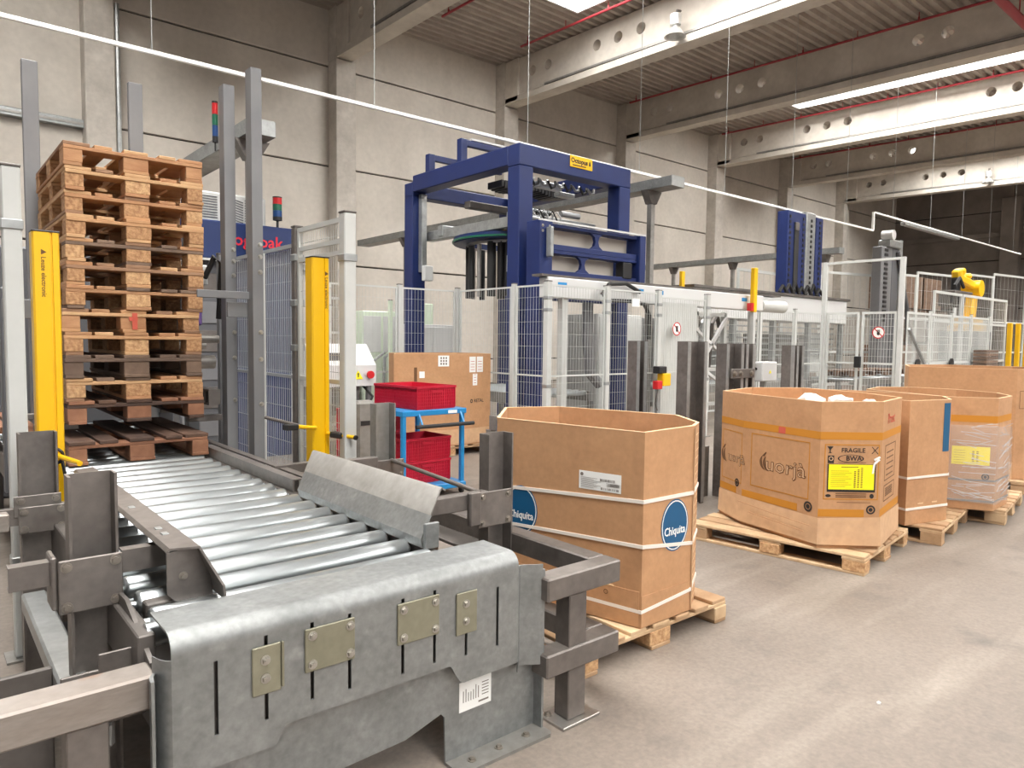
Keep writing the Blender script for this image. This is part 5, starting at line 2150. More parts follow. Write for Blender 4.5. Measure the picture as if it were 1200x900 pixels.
# hanging film rolls and hoses inside the ring
for k in range(9):
    a = math.pi * (0.55 + 0.9 * k / 8)
    x, y = 7.67 + 0.75 * math.cos(a), 9.05 + 0.75 * math.sin(a)
    mb = MB()
    r = (0.05, 0.035, 0.07)[k % 3]
    mb.cyl((x, y, 2.15), (x, y, 3.0), r, 12)
    part('hanging_tube', mb, ('black_plastic', 'steel_bright', 'black_rubber')[k % 3], bw)
for k in range(5):
    x = 7.2 + 0.22 * k
    mb = MB()
    mb.box(x, x + 0.09, 8.5, 8.6, 2.2, 2.95, 0.01)
    part('hanging_profile', mb, ('black_plastic', 'blue_paint', 'black_plastic', 'galvanised_dull', 'black_plastic')[k], bw)

for (x0, y0, x1, y1, z0, z1) in ((6.95, 8.25, 7.03, 8.33, 2.2, 3.0), (7.05, 8.15, 7.16, 8.22, 2.25, 2.98), (7.22, 8.3, 7.28, 8.4, 2.15, 3.0), (7.0, 8.6, 7.1, 8.7, 2.1, 3.0), (7.35, 8.45, 7.45, 8.52, 2.2, 3.0)):
    mb = MB()
    mb.box(x0, x1, y0, y1, z0, z1, 0.008)
    part('hanging_profile', mb, 'black_plastic', bw)
for k in range(8):
    x = 6.9 + 0.09 * k
    mb = MB()
    mb.path([(x, 8.02, 3.34), (x + 0.03, 7.95, 3.42), (x + 0.12, 7.95, 3.30 + 0.03 * (k % 3)), (x + 0.15, 8.0, 3.05), (x + 0.1, 8.1, 2.7 + 0.06 * (k % 4))], 0.014, 6)
    part('cable', mb, ('black_rubber', 'white_clean', 'galvanised_light')[k % 3], bw)
for k in range(9):
    mb = MB()
    x = 6.85 + 0.17 * k
    mb.path([(x, 7.95, 3.86), (x + 0.05, 7.92, 3.78 - 0.03 * (k % 2)), (x + 0.15, 7.95, 3.80), (x + 0.2, 8.0, 3.88)], 0.02, 6)
    part('air_hose', mb, ('galvanised_light', 'black_rubber')[k % 2], bw)

rg = T('wrapping_ring', 'round wrapping ring with green edge and grey carrier beam inside the blue portal', 'machine', (7.67, 9.05, 3.0))
N = 40


def ring(r0, r1, z0, z1):
    mb = MB()
    vs = []
    for k in range(N):
        t = 2 * math.pi * k / N
        c, s = math.cos(t), math.sin(t)
        for r, z in ((r1, z0), (r1, z1), (r0, z1), (r0, z0)):
            vs.append((7.67 + r * c, 9.05 + r * s, z))
    fs = []
    for k in range(N):
        a, b = 4 * k, 4 * ((k + 1) % N)
        fs += [(a, b, b + 1, a + 1), (a + 1, b + 1, b + 2, a + 2), (a + 2, b + 2, b + 3, a + 3), (a + 3, b + 3, b, a)]
    return mb.add(vs, fs)


part('ring', ring(0.80, 1.02, 3.02, 3.12), 'blue_panel', rg)
part('green_edge', ring(1.0, 1.045, 3.04, 3.07), 'green_lens', rg)
part('drive_belt', ring(0.76, 0.80, 2.98, 3.02), 'steel_bright', rg)
for (y, m) in ((8.15, 'galvanised_light'), (9.95, 'galvanised_light')):
    mb = MB()
    mb.box(6.78, 8.56, y - 0.07, y + 0.07, 3.18, 3.36, 0.01)
    part('carrier_beam', mb, m, rg)
mb = MB()
mb.box(6.80, 6.95, 8.1, 10.4, 3.14, 3.30, 0.01)
part('carrier_beam', mb, 'galvanised_light', rg)
mb = MB()
mb.box(6.62, 6.72, 10.25, 10.36, 2.6, 3.9, 0.006)
part('lift_rail', mb, 'galvanised_light', rg)
mb = MB()
mb.cyl((7.25, 8.0, 3.22), (7.55, 8.0, 3.22), 0.075, 14)
part('motor', mb, 'steel_dark', rg)
for (x0, x1, y, z, r) in ((6.98, 7.2, 7.98, 3.28, 0.05), (7.7, 8.1, 8.02, 3.42, 0.045), (7.0, 7.5, 8.02, 3.40, 0.03)):
    mb = MB()
    mb.cyl((x0, y, z), (x1, y, z), r, 12)
    part('actuator', mb, 'aluminium', rg)
mb = MB()
mb.box(6.84, 8.5, 8.28, 8.34, 3.12, 3.18)
part('carrier_lip', mb, 'galvanised_light', rg)
mb = MB()
mb.box(6.95, 7.4, 8.4, 8.55, 3.12, 3.2, 0.01)
part('yellow_guard', mb, 'yellow_paint', rg)
for (x, y) in ((6.70, 7.95), (6.70, 10.2), (7.9, 7.95)):
    mb = MB()
    mb.box(x - 0.08, x + 0.08, y - 0.06, y + 0.06, 2.45, 2.70, 0.01)
    part('terminal_box', mb, 'white_clean', rg)

# film carriage frames in front
fc = T('film_carriage', 'two-storey dark blue frame with waisted struts in front of the wrapper', 'machine', (7.7, 7.3, 0))
for (z0, z1, xs, xc) in ((2.72, 3.08, 6.78, 7.70), (2.36, 2.72, 6.70, 7.42)):
    for (za, zb) in ((z0, z0 + 0.08), (z1 - 0.05, z1)):
        mb = MB()
        mb.box(xs, 8.58, 7.22, 7.40, za, zb, 0.006)
        part('rail', mb, 'blue_paint', fc)
    mb = MB()
    zc0, zc1 = z0 + 0.08, z1 - 0.05
    zm = (zc0 + zc1) / 2
    pts = [(xc - 0.13, zc0), (xc + 0.13, zc0), (xc + 0.05, zc0 + 0.05), (xc + 0.03, zm), (xc + 0.05, zc1 - 0.05), (xc + 0.13, zc1), (xc - 0.13, zc1), (xc - 0.05, zc1 - 0.05), (xc - 0.03, zm), (xc - 0.05, zc0 + 0.05)]
    mb.prism([(x, 7.24, z) for x, z in pts], (0, 0.05, 0))
    part('waisted_strut', mb, 'blue_paint', fc)
mb = MB()
mb.box(6.78, 8.55, 7.41, 7.42, 2.80, 3.03)
part('pale_sheet', mb, 'cream_sheet', fc)
mb = MB()
mb.box(6.70, 8.25, 7.41, 7.42, 2.44, 2.67)
part('pale_sheet', mb, 'cream_sheet', fc)
for (x0, x1) in ((6.50, 6.74), (8.58, 8.72)):
    mb = MB()
    mb.box(x0, x1, 7.16, 7.44, 0.0 if x0 < 7 else 2.3, 3.10, 0.01)
    part('side_plate', mb, 'blue_paint', fc)
for (x, z) in ((6.55, 3.02), (6.68, 3.02), (6.55, 2.95), (6.68, 2.90)):
    bolt(fc, (x, 7.16, z), (0, -1, 0), 0.014, 'bolt_zinc')
mb = MB()
mb.box(8.25, 8.45, 7.20, 7.36, 2.42, 2.66, 0.01)
part('drive_box', mb, 'black_plastic', fc)
mb = MB()
mb.box(6.50, 8.72, 7.16, 7.2, 3.085, 3.11)
part('top_edge', mb, 'white_clean', fc)
mb = MB()
mb.box(6.60, 6.66, 7.05, 7.15, 2.6, 3.0, 0.01)
part('guide_rod', mb, 'galvanised_light', fc)

# big white lintel beam with black hose
lt = T('lintel_beam', 'long white enclosure beam over the fence with a looping black hose', 'machine beam', (8.7, 6.75, 0))
mb = MB()
mb.box(6.20, 11.30, 6.66, 6.84, 2.02, 2.28, 0.012)
part('beam', mb, 'white_clean', lt)
mb = MB()
mb.box(6.1, 11.9, 6.68, 6.86, 2.285, 2.315)
part('cable_channel', mb, 'steel_dark', lt)
for (x, y) in ((6.55, 6.75), (9.0, 6.9), (11.25, 6.85)):
    mb = MB()
    mb.box(x - 0.05, x + 0.05, y - 0.05, y + 0.05, 0, 2.02, 0.006)
    part('support', mb, 'white_paint', lt)
mb = MB()
mb.path([(7.95, 6.62, 2.17), (7.6, 6.58, 2.27), (7.25, 6.58, 2.24), (7.12, 6.58, 2.10), (7.22, 6.58, 2.02), (7.7, 6.58, 2.03), (8.0, 6.58, 2.0), (8.12, 6.58, 1.85), (8.12, 6.58, 1.5)], 0.028, 8)
part('hose', mb, 'black_rubber', lt)
for x in (6.45, 8.0, 8.45, 10.7):
    mb = MB()
    mb.box(x - 0.08, x + 0.08, 6.657, 6.66, 2.16, 2.22)
    part('plate', mb, 'blue_cart', lt)
mb = MB()
mb.cyl((11.3, 6.75, 2.12), (12.1, 6.75, 2.12), 0.11, 16)
part('round_duct', mb, 'white_paint', lt)
mb = MB()
mb.path([(7.28, 7.0, 2.0), (7.28, 7.0, 1.5), (7.36, 7.0, 1.0), (7.55, 7.0, 0.85)], 0.08, 10)
part('suction_hose', mb, 'grey_paint', lt)

# ================================================================== fence line
FY_ = 6.5
fx = [6.05, 7.13, 8.22, 9.41]
plab = ['at the corner under the white beam end', 'under the black hose', 'beside the prohibition sign', 'at the far edge of the white door']
for x, l_ in zip(fx, plab):
    fence_post(x, FY_, 2.20, 'white fence post ' + l_, 0.075, clips=(2.0, 1.85, 0.9))
for k in range(2):
    fence_panel((fx[k] + 0.045, FY_), (fx[k + 1] - 0.045, FY_), 0.15, 2.17, 'white mesh panel in front of the wrapper, %s' % ('before the blue post', 'beside the yellow stop box')[k],
                dv=0.05, dh=0.15, wr=0.0028, mids=(1.02,))
fence_panel((fx[2] + 0.045, FY_), (fx[3] - 0.045, FY_), 0.15, 2.12, 'white mesh door with a round prohibition sign', dv=0.05, dh=0.15, wr=0.0028, mids=(1.02,))
# door backing sheet
mb = MB()
mb.box(8.32, 9.25, 6.57, 6.585, 0.2, 2.05)
single('door_sheet', mb, 'white_paint', 'plain white sheet door behind the prohibition sign', 'door leaf')


def round_sign(x, y, z, r, nrm, lab, f):
    t = T('prohibition_sign', lab, 'sign', (x, y, z), group='prohibition signs')
    nrm = Vector(nrm).normalized()
    d = Vector((-nrm.y, nrm.x, 0))
    fc_ = Facet((x - d.x * 0.5, y - d.y * 0.5), (x + d.x * 0.5, y + d.y * 0.5))
    mb = MB()
    fc_.disc(mb, 0.5, z, r, r, 0.0, 0.003)
    part('disc', mb, 'paper_white', t)
    mb = MB()
    fc_.oval_ring(mb, 0.5, z, r, r, 0.16, 0.004)
    a, b = Vector(fc_.pt(0.5 - r * 0.62, z + r * 0.62, 0.0045)), Vector(fc_.pt(0.5 + r * 0.62, z - r * 0.62, 0.0045))
    mb.bar(a, b, r * 0.16, 0.001, up=fc_.n)
    part('red_ring', mb, 'red_paint', t, kind='stuff')
    mb = MB()
    fc_.disc(mb, 0.5, z - r * 0.18, r * 0.24, r * 0.28, 0.005, 0.001, 12)
    for k in range(4):
        fc_.rect(mb, 0.5 - r * 0.24 + k * r * 0.13, 0.5 - r * 0.15 + k * r * 0.13, z, z + r * (0.42 + 0.06 * (k % 2)), 0.005, 0.001)
    part('hand_mark', mb, 'ink_black', t, kind='stuff')
    return t


round_sign(8.62, 6.47, 1.66, 0.10, (0, -1, 0), 'round red-ringed no-touching sign on the white fence door', 0)
mb = MB()
mb.box(7.62, 7.78, 6.478, 6.485, 1.95, 2.06)
single('notice_plate', mb, 'paper_white', 'small white notice plate high on the fence under the hose', 'sign')
# stop box
sb = T('stop_box', 'yellow stop box with black cover and red padlock on the fence', 'switch box', (8.1, 6.35, 0))
mb = MB()
mb.box(8.10, 8.27, 6.28, 6.40, 0.84, 1.02, 0.01)
part('yellow_box', mb, 'yellow_paint', sb)
mb = MB()
mb.box(8.02, 8.20, 6.30, 6.42, 1.02, 1.12, 0.01)
part('black_cover', mb, 'black_plastic', sb)
mb = MB()
mb.box(7.95, 8.07, 6.27, 6.36, 0.80, 0.92, 0.01)
part('padlock', mb, 'red_paint', sb)
mb = MB()
mb.box(8.10, 8.16, 6.38, 6.43, 0.0, 0.84)
part('stand', mb, 'galvanised_light', sb)
mb = MB()
mb.path([(8.0, 6.3, 0.80), (7.95, 6.3, 0.6), (8.0, 6.3, 0.5)], 0.01, 6)
part('chain', mb, 'steel_dark', sb)

# return fence and rear fence
fence_post(6.05, 7.15, 2.20, 'white fence post where the return fence meets the blue column', 0.06)
fence_panel((6.05, 6.55), (6.05, 7.1), 0.15, 2.17, 'short white mesh panel of the return fence', dv=0.05, dh=0.15, wr=0.0028, mids=(1.02,))
fence_panel((6.05, 7.2), (6.05, 8.35), 0.15, 2.17, 'white mesh panel of the return fence beside the bulk box', dv=0.05, dh=0.15, wr=0.0028, mids=(1.02,))
fence_post(6.05, 8.42, 2.20, 'white fence post at the rear corner behind the bulk box', 0.06)
fence_post(5.08, 8.42, 2.20, 'white fence post rising behind the middle of the bulk box', 0.06)
fence_panel((5.12, 8.42), (6.0, 8.42), 0.15, 2.17, 'white mesh panel behind the bulk box, nearer the corner', dv=0.05, dh=0.15, wr=0.0028, mids=(1.02,))
fence_panel((4.05, 8.42), (5.04, 8.42), 0.15, 2.17, 'white mesh panel behind the red crates and control desk', dv=0.05, dh=0.15, wr=0.0028, mids=(1.02,))
fence_post(4.0, 8.42, 2.20, 'white fence post behind the control desk', 0.06)
fence_post(5.25, 10.2, 2.15, 'deeper fence post beside the closed mesh gate', 0.06)
fence_panel((4.3, 10.2), (5.2, 10.2), 0.1, 2.1, 'closed white mesh gate deeper behind the rear fence', fw=0.04, dv=0.05, dh=0.15, wr=0.0028, mids=(1.05, 1.55))
fence_post(6.1, 10.4, 2.1, 'slim pale fence post deep between gate and wrapper', 0.06, 'pale_green')

# pale machines behind the fence
pm = T('filling_machine', 'pale green machine block with pipes behind the rear fence', 'machine', (7.0, 12.6, 0))
for (x0, x1, y0, y1, z0, z1, m, nm) in ((6.6, 7.5, 12.3, 13.0, 0.0, 2.0, 'pale_green', 'housing'), (7.5, 8.4, 12.3, 13.2, 0.0, 1.3, 'galvanised_light', 'base_cabinet'),
                                        (7.6, 7.9, 12.2, 12.3, 1.3, 1.8, 'black_plastic', 'screen'), (5.9, 6.5, 12.2, 12.9, 0.1, 1.1, 'steel_dark', 'gear_block'),
                                        (8.0, 8.3, 12.4, 12.8, 1.3, 2.2, 'pale_green', 'column')):
    mb = MB()
    mb.box(x0, x1, y0, y1, z0, z1, 0.02)
    part(nm, mb, m, pm)
for k in range(5):
    mb = MB()
    x = 6.7 + 0.3 * k
    mb.path([(x, 12.2, 0.4), (x, 12.15, 1.0 + 0.1 * k), (x + 0.3, 12.15, 1.2 + 0.1 * k)], 0.03, 8)
    part('pipe', mb, 'galvanised_light', pm)
for (x0, x1) in ((6.62, 7.0), (7.05, 7.45)):
    mb = MB()
    mb.box(x0, x1, 12.285, 12.3, 1.2, 1.9, 0.005)
    part('door', mb, 'white_paint', pm)

for q, (x0, x1, y0, y1, h, m, lab) in enumerate(((9.2, 10.4, 8.6, 9.4, 1.95, 'white_paint', 'white switch cabinet behind the fence door'),
                                                 (7.2, 8.3, 11.6, 12.0, 1.75, 'white_clean', 'white panel cabinet seen through the wrapper'),
                                                 (12.2, 13.6, 10.2, 10.9, 2.0, 'galvanised_light', 'grey cabinet between fence door and lift tower'))):
    t = T('switch_cabinet', lab, 'cabinet', ((x0 + x1) / 2, (y0 + y1) / 2, 0), group='switch cabinets')
    mb = MB()
    mb.box(x0, x1, y0, y1, 0.1, h, 0.012)
    part('body', mb, m, t)
    mb = MB()
    mb.box(x0 + 0.02, x1 - 0.02, y0 + 0.02, y1, 0, 0.1)
    part('plinth', mb, 'steel_dark', t)
    n = 2
    for k in range(n):
        a = x0 + 0.03 + (x1 - x0 - 0.04) * k / n
        b = a + (x1 - x0 - 0.06) / n - 0.01
        mb = MB()
        mb.box(a, b, y0 - 0.02, y0, 0.15, h - 0.05, 0.006)
        d = part('door', mb, m, t)
        mb = MB()
        mb.box(b - 0.08, b - 0.05, y0 - 0.045, y0 - 0.02, 0.95, 1.15, 0.004)
        part('handle', mb, 'black_plastic', d)


# roller conveyors inside the fence and behind the boxes
def small_conveyor(x0, x1, y0, y1, z, lab, along='x', n=14):
    t = T('roller_track', lab, 'conveyor', ((x0 + x1) / 2, (y0 + y1) / 2, 0), group='background roller tracks')
    if along == 'x':
        sides = [((x0, y0, z - 0.08), (x1, y0, z - 0.08)), ((x0, y1, z - 0.08), (x1, y1, z - 0.08))]
    else:
        sides = [((x0, y0, z - 0.08), (x0, y1, z - 0.08)), ((x1, y0, z - 0.08), (x1, y1, z - 0.08))]
    for p, q in sides:
        mb = MB()
        mb.bar(p, q, 0.06, 0.16, b=0.004)
        part('side_member', mb, 'galvanised_dull', t)
    mb = MB()
    Lr = (y1 - y0) if along == 'x' else (x1 - x0)
    if along == 'x':
        mb.cyl((0, -Lr / 2 + 0.03, 0), (0, Lr / 2 - 0.03, 0), 0.04, 12)
    else:
        mb.cyl((-Lr / 2 + 0.03, 0, 0), (Lr / 2 - 0.03, 0, 0), 0.04, 12)
    me = mb.mesh('roller', 'roller_zinc')
    rl = root_loc(t)
    for k in range(n):
        f_ = (k + 0.5) / n
        o = link('roller', me, t)
        if along == 'x':
            o.location = (x0 + (x1 - x0) * f_ - rl[0], 0, z - 0.035)
        else:
            o.location = (0, y0 + (y1 - y0) * f_ - rl[1], z - 0.035)
    for (x, y) in ((x0, y0), (x1, y0), (x0, y1), (x1, y1)):
        mb = MB()
        mb.box(x - 0.04, x + 0.04, y - 0.04, y + 0.04, 0, z - 0.16)
        part('leg', mb, 'galvanised_dull', t)
    return t


small_conveyor(6.95, 8.35, 7.95, 10.2, 0.66, 'roller track running under the blue wrapper portal', 'y', 14)
small_conveyor(10.7, 15.4, 8.0, 9.0, 0.66, 'long roller track behind the fence towards the gate', 'x', 27)
small_conveyor(16.6, 22.0, 7.4, 8.5, 0.66, 'roller track beyond the tall gate frame', 'x', 30)
small_conveyor(4.85, 5.75, 3.97, 6.1, 0.64, 'short roller track behind the orange-banded box', 'y', 13)
t = T('guide_frame', 'dark steel side frame with light crossbars glimpsed between the first two boxes', 'frame', (4.3, 4.1, 0))
for z, m in ((0.60, 'steel_bright'), (0.36, 'steel_dark'), (0.20, 'galvanised_light')):
    mb = MB()
    mb.box(3.95, 4.75, 3.62, 3.72, z - 0.04, z + 0.04, 0.005)
    part('rail', mb, m, t)
for x in (4.0, 4.7):
    mb = MB()
    mb.box(x - 0.05, x + 0.05, 3.72, 3.82, 0, 0.70, 0.005)
    part('post', mb, 'steel_dark', t)


# channel posts of the second line
def channel_pair(xs, y, h, lab, m='steel_raw', d=0.11):
    t = T('channel_post', lab, 'post', (sum(a for a, b in xs) / len(xs), y, 0), group='channel posts of the second line')
    for (x0, x1) in xs:
        w_ = 0.012
        mb = MB()
        lp = [(x0, y), (x0 + 0.05, y), (x0 + 0.05, y + w_), (x0 + w_, y + w_), (x0 + w_, y + d - w_), (x1 - w_, y + d - w_), (x1 - w_, y + w_), (x1 - 0.05, y + w_), (x1 - 0.05, y), (x1, y), (x1, y + d), (x0, y + d)]
        mb.prism([(a, b, 0) for a, b in lp], (0, 0, h))
        part('channel', mb, m, t)
        for s_ in (x0 + 0.003, x1 - 0.047):
            mb = MB()
            mb.box(s_, s_ + 0.044, y - 0.004, y - 0.0005, 0.01, h - 0.005)
            part('flange_face', mb, 'galvanised_light', t)
    return t


channel_pair([(5.28, 5.44)], 4.42, 1.475, 'single brown-grey channel post in front of the mesh fence')
channel_pair([(5.20, 5.50)], 3.78, 1.475, 'wide channel post standing alone behind the first and second box')
p_ = channel_pair([(5.83, 6.13), (6.16, 6.33)], 3.80, 1.46, 'double channel post joined by a clamp behind the orange-banded box')
mb = MB()
mb.box(5.88, 6.28, 3.77, 3.79, 1.13, 1.22, 0.004)
part('clamp', mb, 'steel_dark', p_)
for x in (5.93, 6.03, 6.22):
    bolt(p_, (x, 3.77, 1.175), (0, -1, 0), 0.02, 'bolt_steel')
channel_pair([(7.60, 7.69), (7.73, 7.90)], 4.12, 1.445, 'short channel post pair behind the boxes, nearest the gate')

# white control box with cable by the posts
wb_ = T('control_box', 'small white control box on a stand behind the orange-banded box', 'control box', (7.2, 4.6, 0))
mb = MB()
mb.box(7.28, 7.62, 4.6, 4.75, 1.0, 1.24, 0.012)
part('box', mb, 'white_clean', wb_)
mb = MB()
mb.box(7.43, 7.49, 4.66, 4.72, 0.0, 1.0)
part('stand', mb, 'galvanised_light', wb_)
mb = MB()
mb.prism([(7.43, 4.598, 1.10), (7.48, 4.598, 1.10), (7.455, 4.598, 1.14)], (0, -0.003, 0))
part('warning_mark', mb, 'paper_yellow', wb_)
mb = MB()
mb.path([(7.28, 4.68, 1.15), (7.15, 4.7, 1.2), (7.1, 4.7, 1.0), (7.15, 4.7, 0.6)], 0.015, 6)
part('cable', mb, 'black_rubber', wb_)
mb = MB()
mb.box(6.85, 7.2, 4.7, 4.95, 1.22, 1.36, 0.02)
part('monitor', mb, 'galvanised_light', wb_)

wb_.location.x += 0.55

# yellow columns further back
for (x, y, z0, z1, lab) in ((10.80, 6.55, 1.98, 2.72, 'upper yellow column on a pale post at the end of the white beam'), (12.4, 9.2, 2.3, 2.95, 'short yellow column seen over the white beam')):
    t = T('beacon_post', lab, 'safety column', (x, y, 0), group='far yellow columns')
    mb = MB()
    mb.box(x - 0.05, x + 0.05, y - 0.04, y + 0.04, z0, z1, 0.01)
    part('yellow_body', mb, 'yellow_paint', t)
    mb = MB()
    mb.box(x - 0.035, x + 0.035, y - 0.03, y + 0.03, 0, z0)
    part('stand', mb, 'white_paint', t)
    mb = MB()
    mb.box(x - 0.13, x - 0.055, y - 0.04, y + 0.04, z0 + 0.02, z0 + 0.15)
    part('red_box', mb, 'red_paint', t)
signal_lamp(10.3, 8.9, 1.95, 'small signal lamp above the white beam before the yellow column', 0.06, 0.35)

# white truss machine between fence door and hood
ts = T('truss_machine', 'white lattice machine frame with diagonal braces behind the channel posts', 'machine', (10.6, 7.3, 0))
for x in (9.75, 10.15, 11.0):
    mb = MB()
    mb.box(x - 0.04, x + 0.04, 7.2, 7.28, 0, 2.0, 0.004)
    part('upright', mb, 'white_paint', ts)
for (z, a, b) in ((0.4, 9.75, 11.0), (1.0, 9.75, 11.0), (1.95, 9.75, 11.0)):
    mb = MB()
    mb.box(a, b, 7.2, 7.26, z - 0.03, z + 0.03)
    part('crossbar', mb, 'white_paint', ts)
for (p, q) in (((9.8, 7.19, 1.85), (11.0, 7.19, 1.2)), ((9.8, 7.19, 1.25), (11.0, 7.19, 0.7)), ((9.8, 7.19, 0.6), (11.0, 7.19, 1.9))):
    mb = MB()
    mb.bar(p, q, 0.05, 0.05)
    part('brace', mb, 'white_clean', ts)
for k in range(4):
    mb = MB()
    mb.path([(9.9 + 0.3 * k, 7.4, 1.0), (9.9 + 0.3 * k, 7.35, 1.8), (10.05 + 0.3 * k, 7.35, 1.95), (10.2 + 0.3 * k, 7.4, 1.75)], 0.04, 8)
    part('hose', mb, ('galvanised_light', 'steel_dark')[k % 2], ts)
mb = MB()
mb.box(10.2, 10.95, 7.5, 7.9, 0.3, 1.2, 0.02)
part('gearbox', mb, 'galvanised_dull', ts)

# conveyor hood and blue lift tower
hd = T('conveyor_hood', 'long pale hood panel with dark top edge behind the far fence', 'machine', (16.5, 9.3, 0))
mb = MB()
mb.box(12.6, 19.5, 9.0, 9.9, 2.0, 2.62, 0.02)
part('hood', mb, 'white_clean', hd)
mb = MB()
mb.box(12.5, 19.6, 8.96, 9.94, 2.62, 2.68)
part('top_edge', mb, 'steel_dark', hd)
for x in (12.7, 14.2, 15.9, 17.6, 19.4):
    mb = MB()
    mb.box(x - 0.06, x + 0.06, 9.05, 9.17, 0, 2.0)
    part('leg', mb, 'galvanised_light', hd)
for k in range(5):
    mb = MB()
    mb.box(12.7 + k * 1.35, 13.7 + k * 1.35, 9.4, 9.6, 0.7, 1.7, 0.02)
    part('inner_unit', mb, ('galvanised_dull', 'white_paint', 'steel_dark')[k % 3], hd)
for k in range(6):
    mb = MB()
    mb.box(12.6, 19.4, 9.3, 9.34, 1.15 + 0.14 * k, 1.19 + 0.14 * k)
    part('slat', mb, 'galvanised_light', hd)
tw = T('lift_tower', 'blue lift tower with grey perforated mast standing above the pale hood', 'machine', (16.9, 9.2, 2.68))
for (x0, x1, z0, z1, m, nm) in ((16.0, 16.85, 2.68, 4.72, 'blue_paint', 'wide_mast'), (16.9, 17.35, 2.68, 4.78, 'galvanised_light', 'grey_mast'), (17.4, 17.75, 2.68, 4.70, 'blue_paint', 'narrow_mast')):
    mb = MB()
    mb.box(x0, x1, 9.1, 9.4, z0, z1, 0.015)
    part(nm, mb, m, tw)
mb = MB()
mb.box(16.28, 16.48, 9.07, 9.1, 2.75, 4.45, 0.005)
part('chain_slot', mb, 'black_rubber', tw)
mb = MB()
mb.box(16.28, 16.44, 9.04, 9.1, 4.25, 4.45, 0.01)
part('slider', mb, 'steel_dark', tw)
for x in (16.05, 16.7, 17.1, 17.55):
    for k in range(14):
        mb = MB()
        mb.box(x, x + 0.07, 9.085, 9.1, 2.85 + k * 0.13, 2.92 + k * 0.13)
        part('slot', mb, 'black_plastic', tw)
for k in range(7):
    mb = MB()
    x = 15.5 + 0.3 * k
    mb.path([(x, 9.0, 2.70), (x + 0.1, 8.97, 2.85 + 0.05 * (k % 3)), (x + 0.3, 9.0, 2.75), (x + 0.4, 9.0, 2.70)], 0.04, 6)
    part('hose', mb, 'black_rubber', tw)
tw.location.x += 0.45
lf = T('lift_mast', 'grey toothed lift mast with white motor head in the robot cell', 'machine', (24.2, 10.0, 0))
mb = MB()
mb.box(23.7, 24.5, 9.9, 10.2, 0, 4.6, 0.02)
part('mast', mb, 'grey_paint', lf)
mb = MB()
mb.box(24.5, 25.0, 9.9, 10.2, 0, 4.6, 0.02)
part('side_mast', mb, 'grey_paint_dark', lf)
for k in range(16):
    mb = MB()
    mb.box(23.9, 24.15, 9.88, 9.9, 2.2 + k * 0.15, 2.28 + k * 0.15)
    part('tooth_slot', mb, 'black_plastic', lf)
mb = MB()
mb.cyl((24.2, 9.75, 4.98), (24.2, 10.1, 4.98), 0.16, 16)
part('motor_head', mb, 'white_clean', lf)
mb = MB()
mb.box(24.1, 25.0, 9.8, 10.2, 4.6, 4.85, 0.03)
part('motor_mount', mb, 'galvanised_light', lf)
mb = MB()
mb.box(25.3, 25.55, 10.0, 10.2, 0, 4.95)
part('rear_post', mb, 'galvanised_light', lf)
mb = MB()
mb.path([(24.8, 9.85, 4.5), (25.1, 9.8, 3.6), (25.6, 9.8, 2.7), (25.8, 9.8, 1.5)], 0.07, 8)
part('hose', mb, 'grey_paint_dark', lf)

# tall gate frame with the sign
gt = T('gate_portal', 'tall white gate frame with crossbar standing over the far mesh fence', 'gate', (15.9, 7.0, 0))
for y in (7.85, 6.2):
    mb = MB()
    mb.box(15.86, 15.94, y - 0.05, y + 0.05, 0, 3.3, 0.006)
    part('post', mb, 'white_paint', gt)
mb = MB()
mb.box(15.88, 15.92, 6.2, 7.85, 3.245, 3.30, 0.004)
part('crossbar', mb, 'white_paint', gt)
fence_panel((15.9, 7.78), (15.9, 7.05), 0.08, 2.17, 'white mesh gate leaf under the tall frame, nearer the lift tower', fw=0.05, dv=0.06, dh=0.16, wr=0.006, mids=(1.05,))
fence_panel((15.9, 7.0), (15.9, 6.27), 0.08, 2.17, 'white mesh gate leaf with prohibition sign under the tall frame', fw=0.05, dv=0.06, dh=0.16, wr=0.006, mids=(1.05,))
round_sign(15.85, 6.62, 1.72, 0.13, (-1, 0, 0), 'round red-ringed no-touching sign on the mesh gate leaf', 0)
mb = MB()
mb.box(15.80, 15.86, 6.96, 7.10, 0.95, 1.2, 0.01)
single('gate_latch', mb, 'black_plastic', 'black latch block in the middle of the mesh gate', 'latch')
k = 0
for (x, lab) in ((11.4, 'at the end of the white beam'), (13.2, 'in front of the pale hood'), (14.6, 'closer to the tall gate')):
    fence_post(x, 7.85, 2.2, 'slim white fence post ' + lab, 0.07)
fence_panel((11.45, 7.85), (13.15, 7.85), 0.15, 2.15, 'white mesh panel in front of the pale hood, first', fw=0.03, dv=0.06, dh=0.16, wr=0.005, mids=(1.02,))
fence_panel((13.25, 7.85), (14.55, 7.85), 0.15, 2.15, 'white mesh panel in front of the pale hood, second', fw=0.03, dv=0.06, dh=0.16, wr=0.005, mids=(1.02,))
fence_panel((14.65, 7.85), (15.82, 7.85), 0.15, 2.15, 'white mesh panel in front of the pale hood, beside the tall gate', fw=0.03, dv=0.06, dh=0.16, wr=0.005, mids=(1.02,))
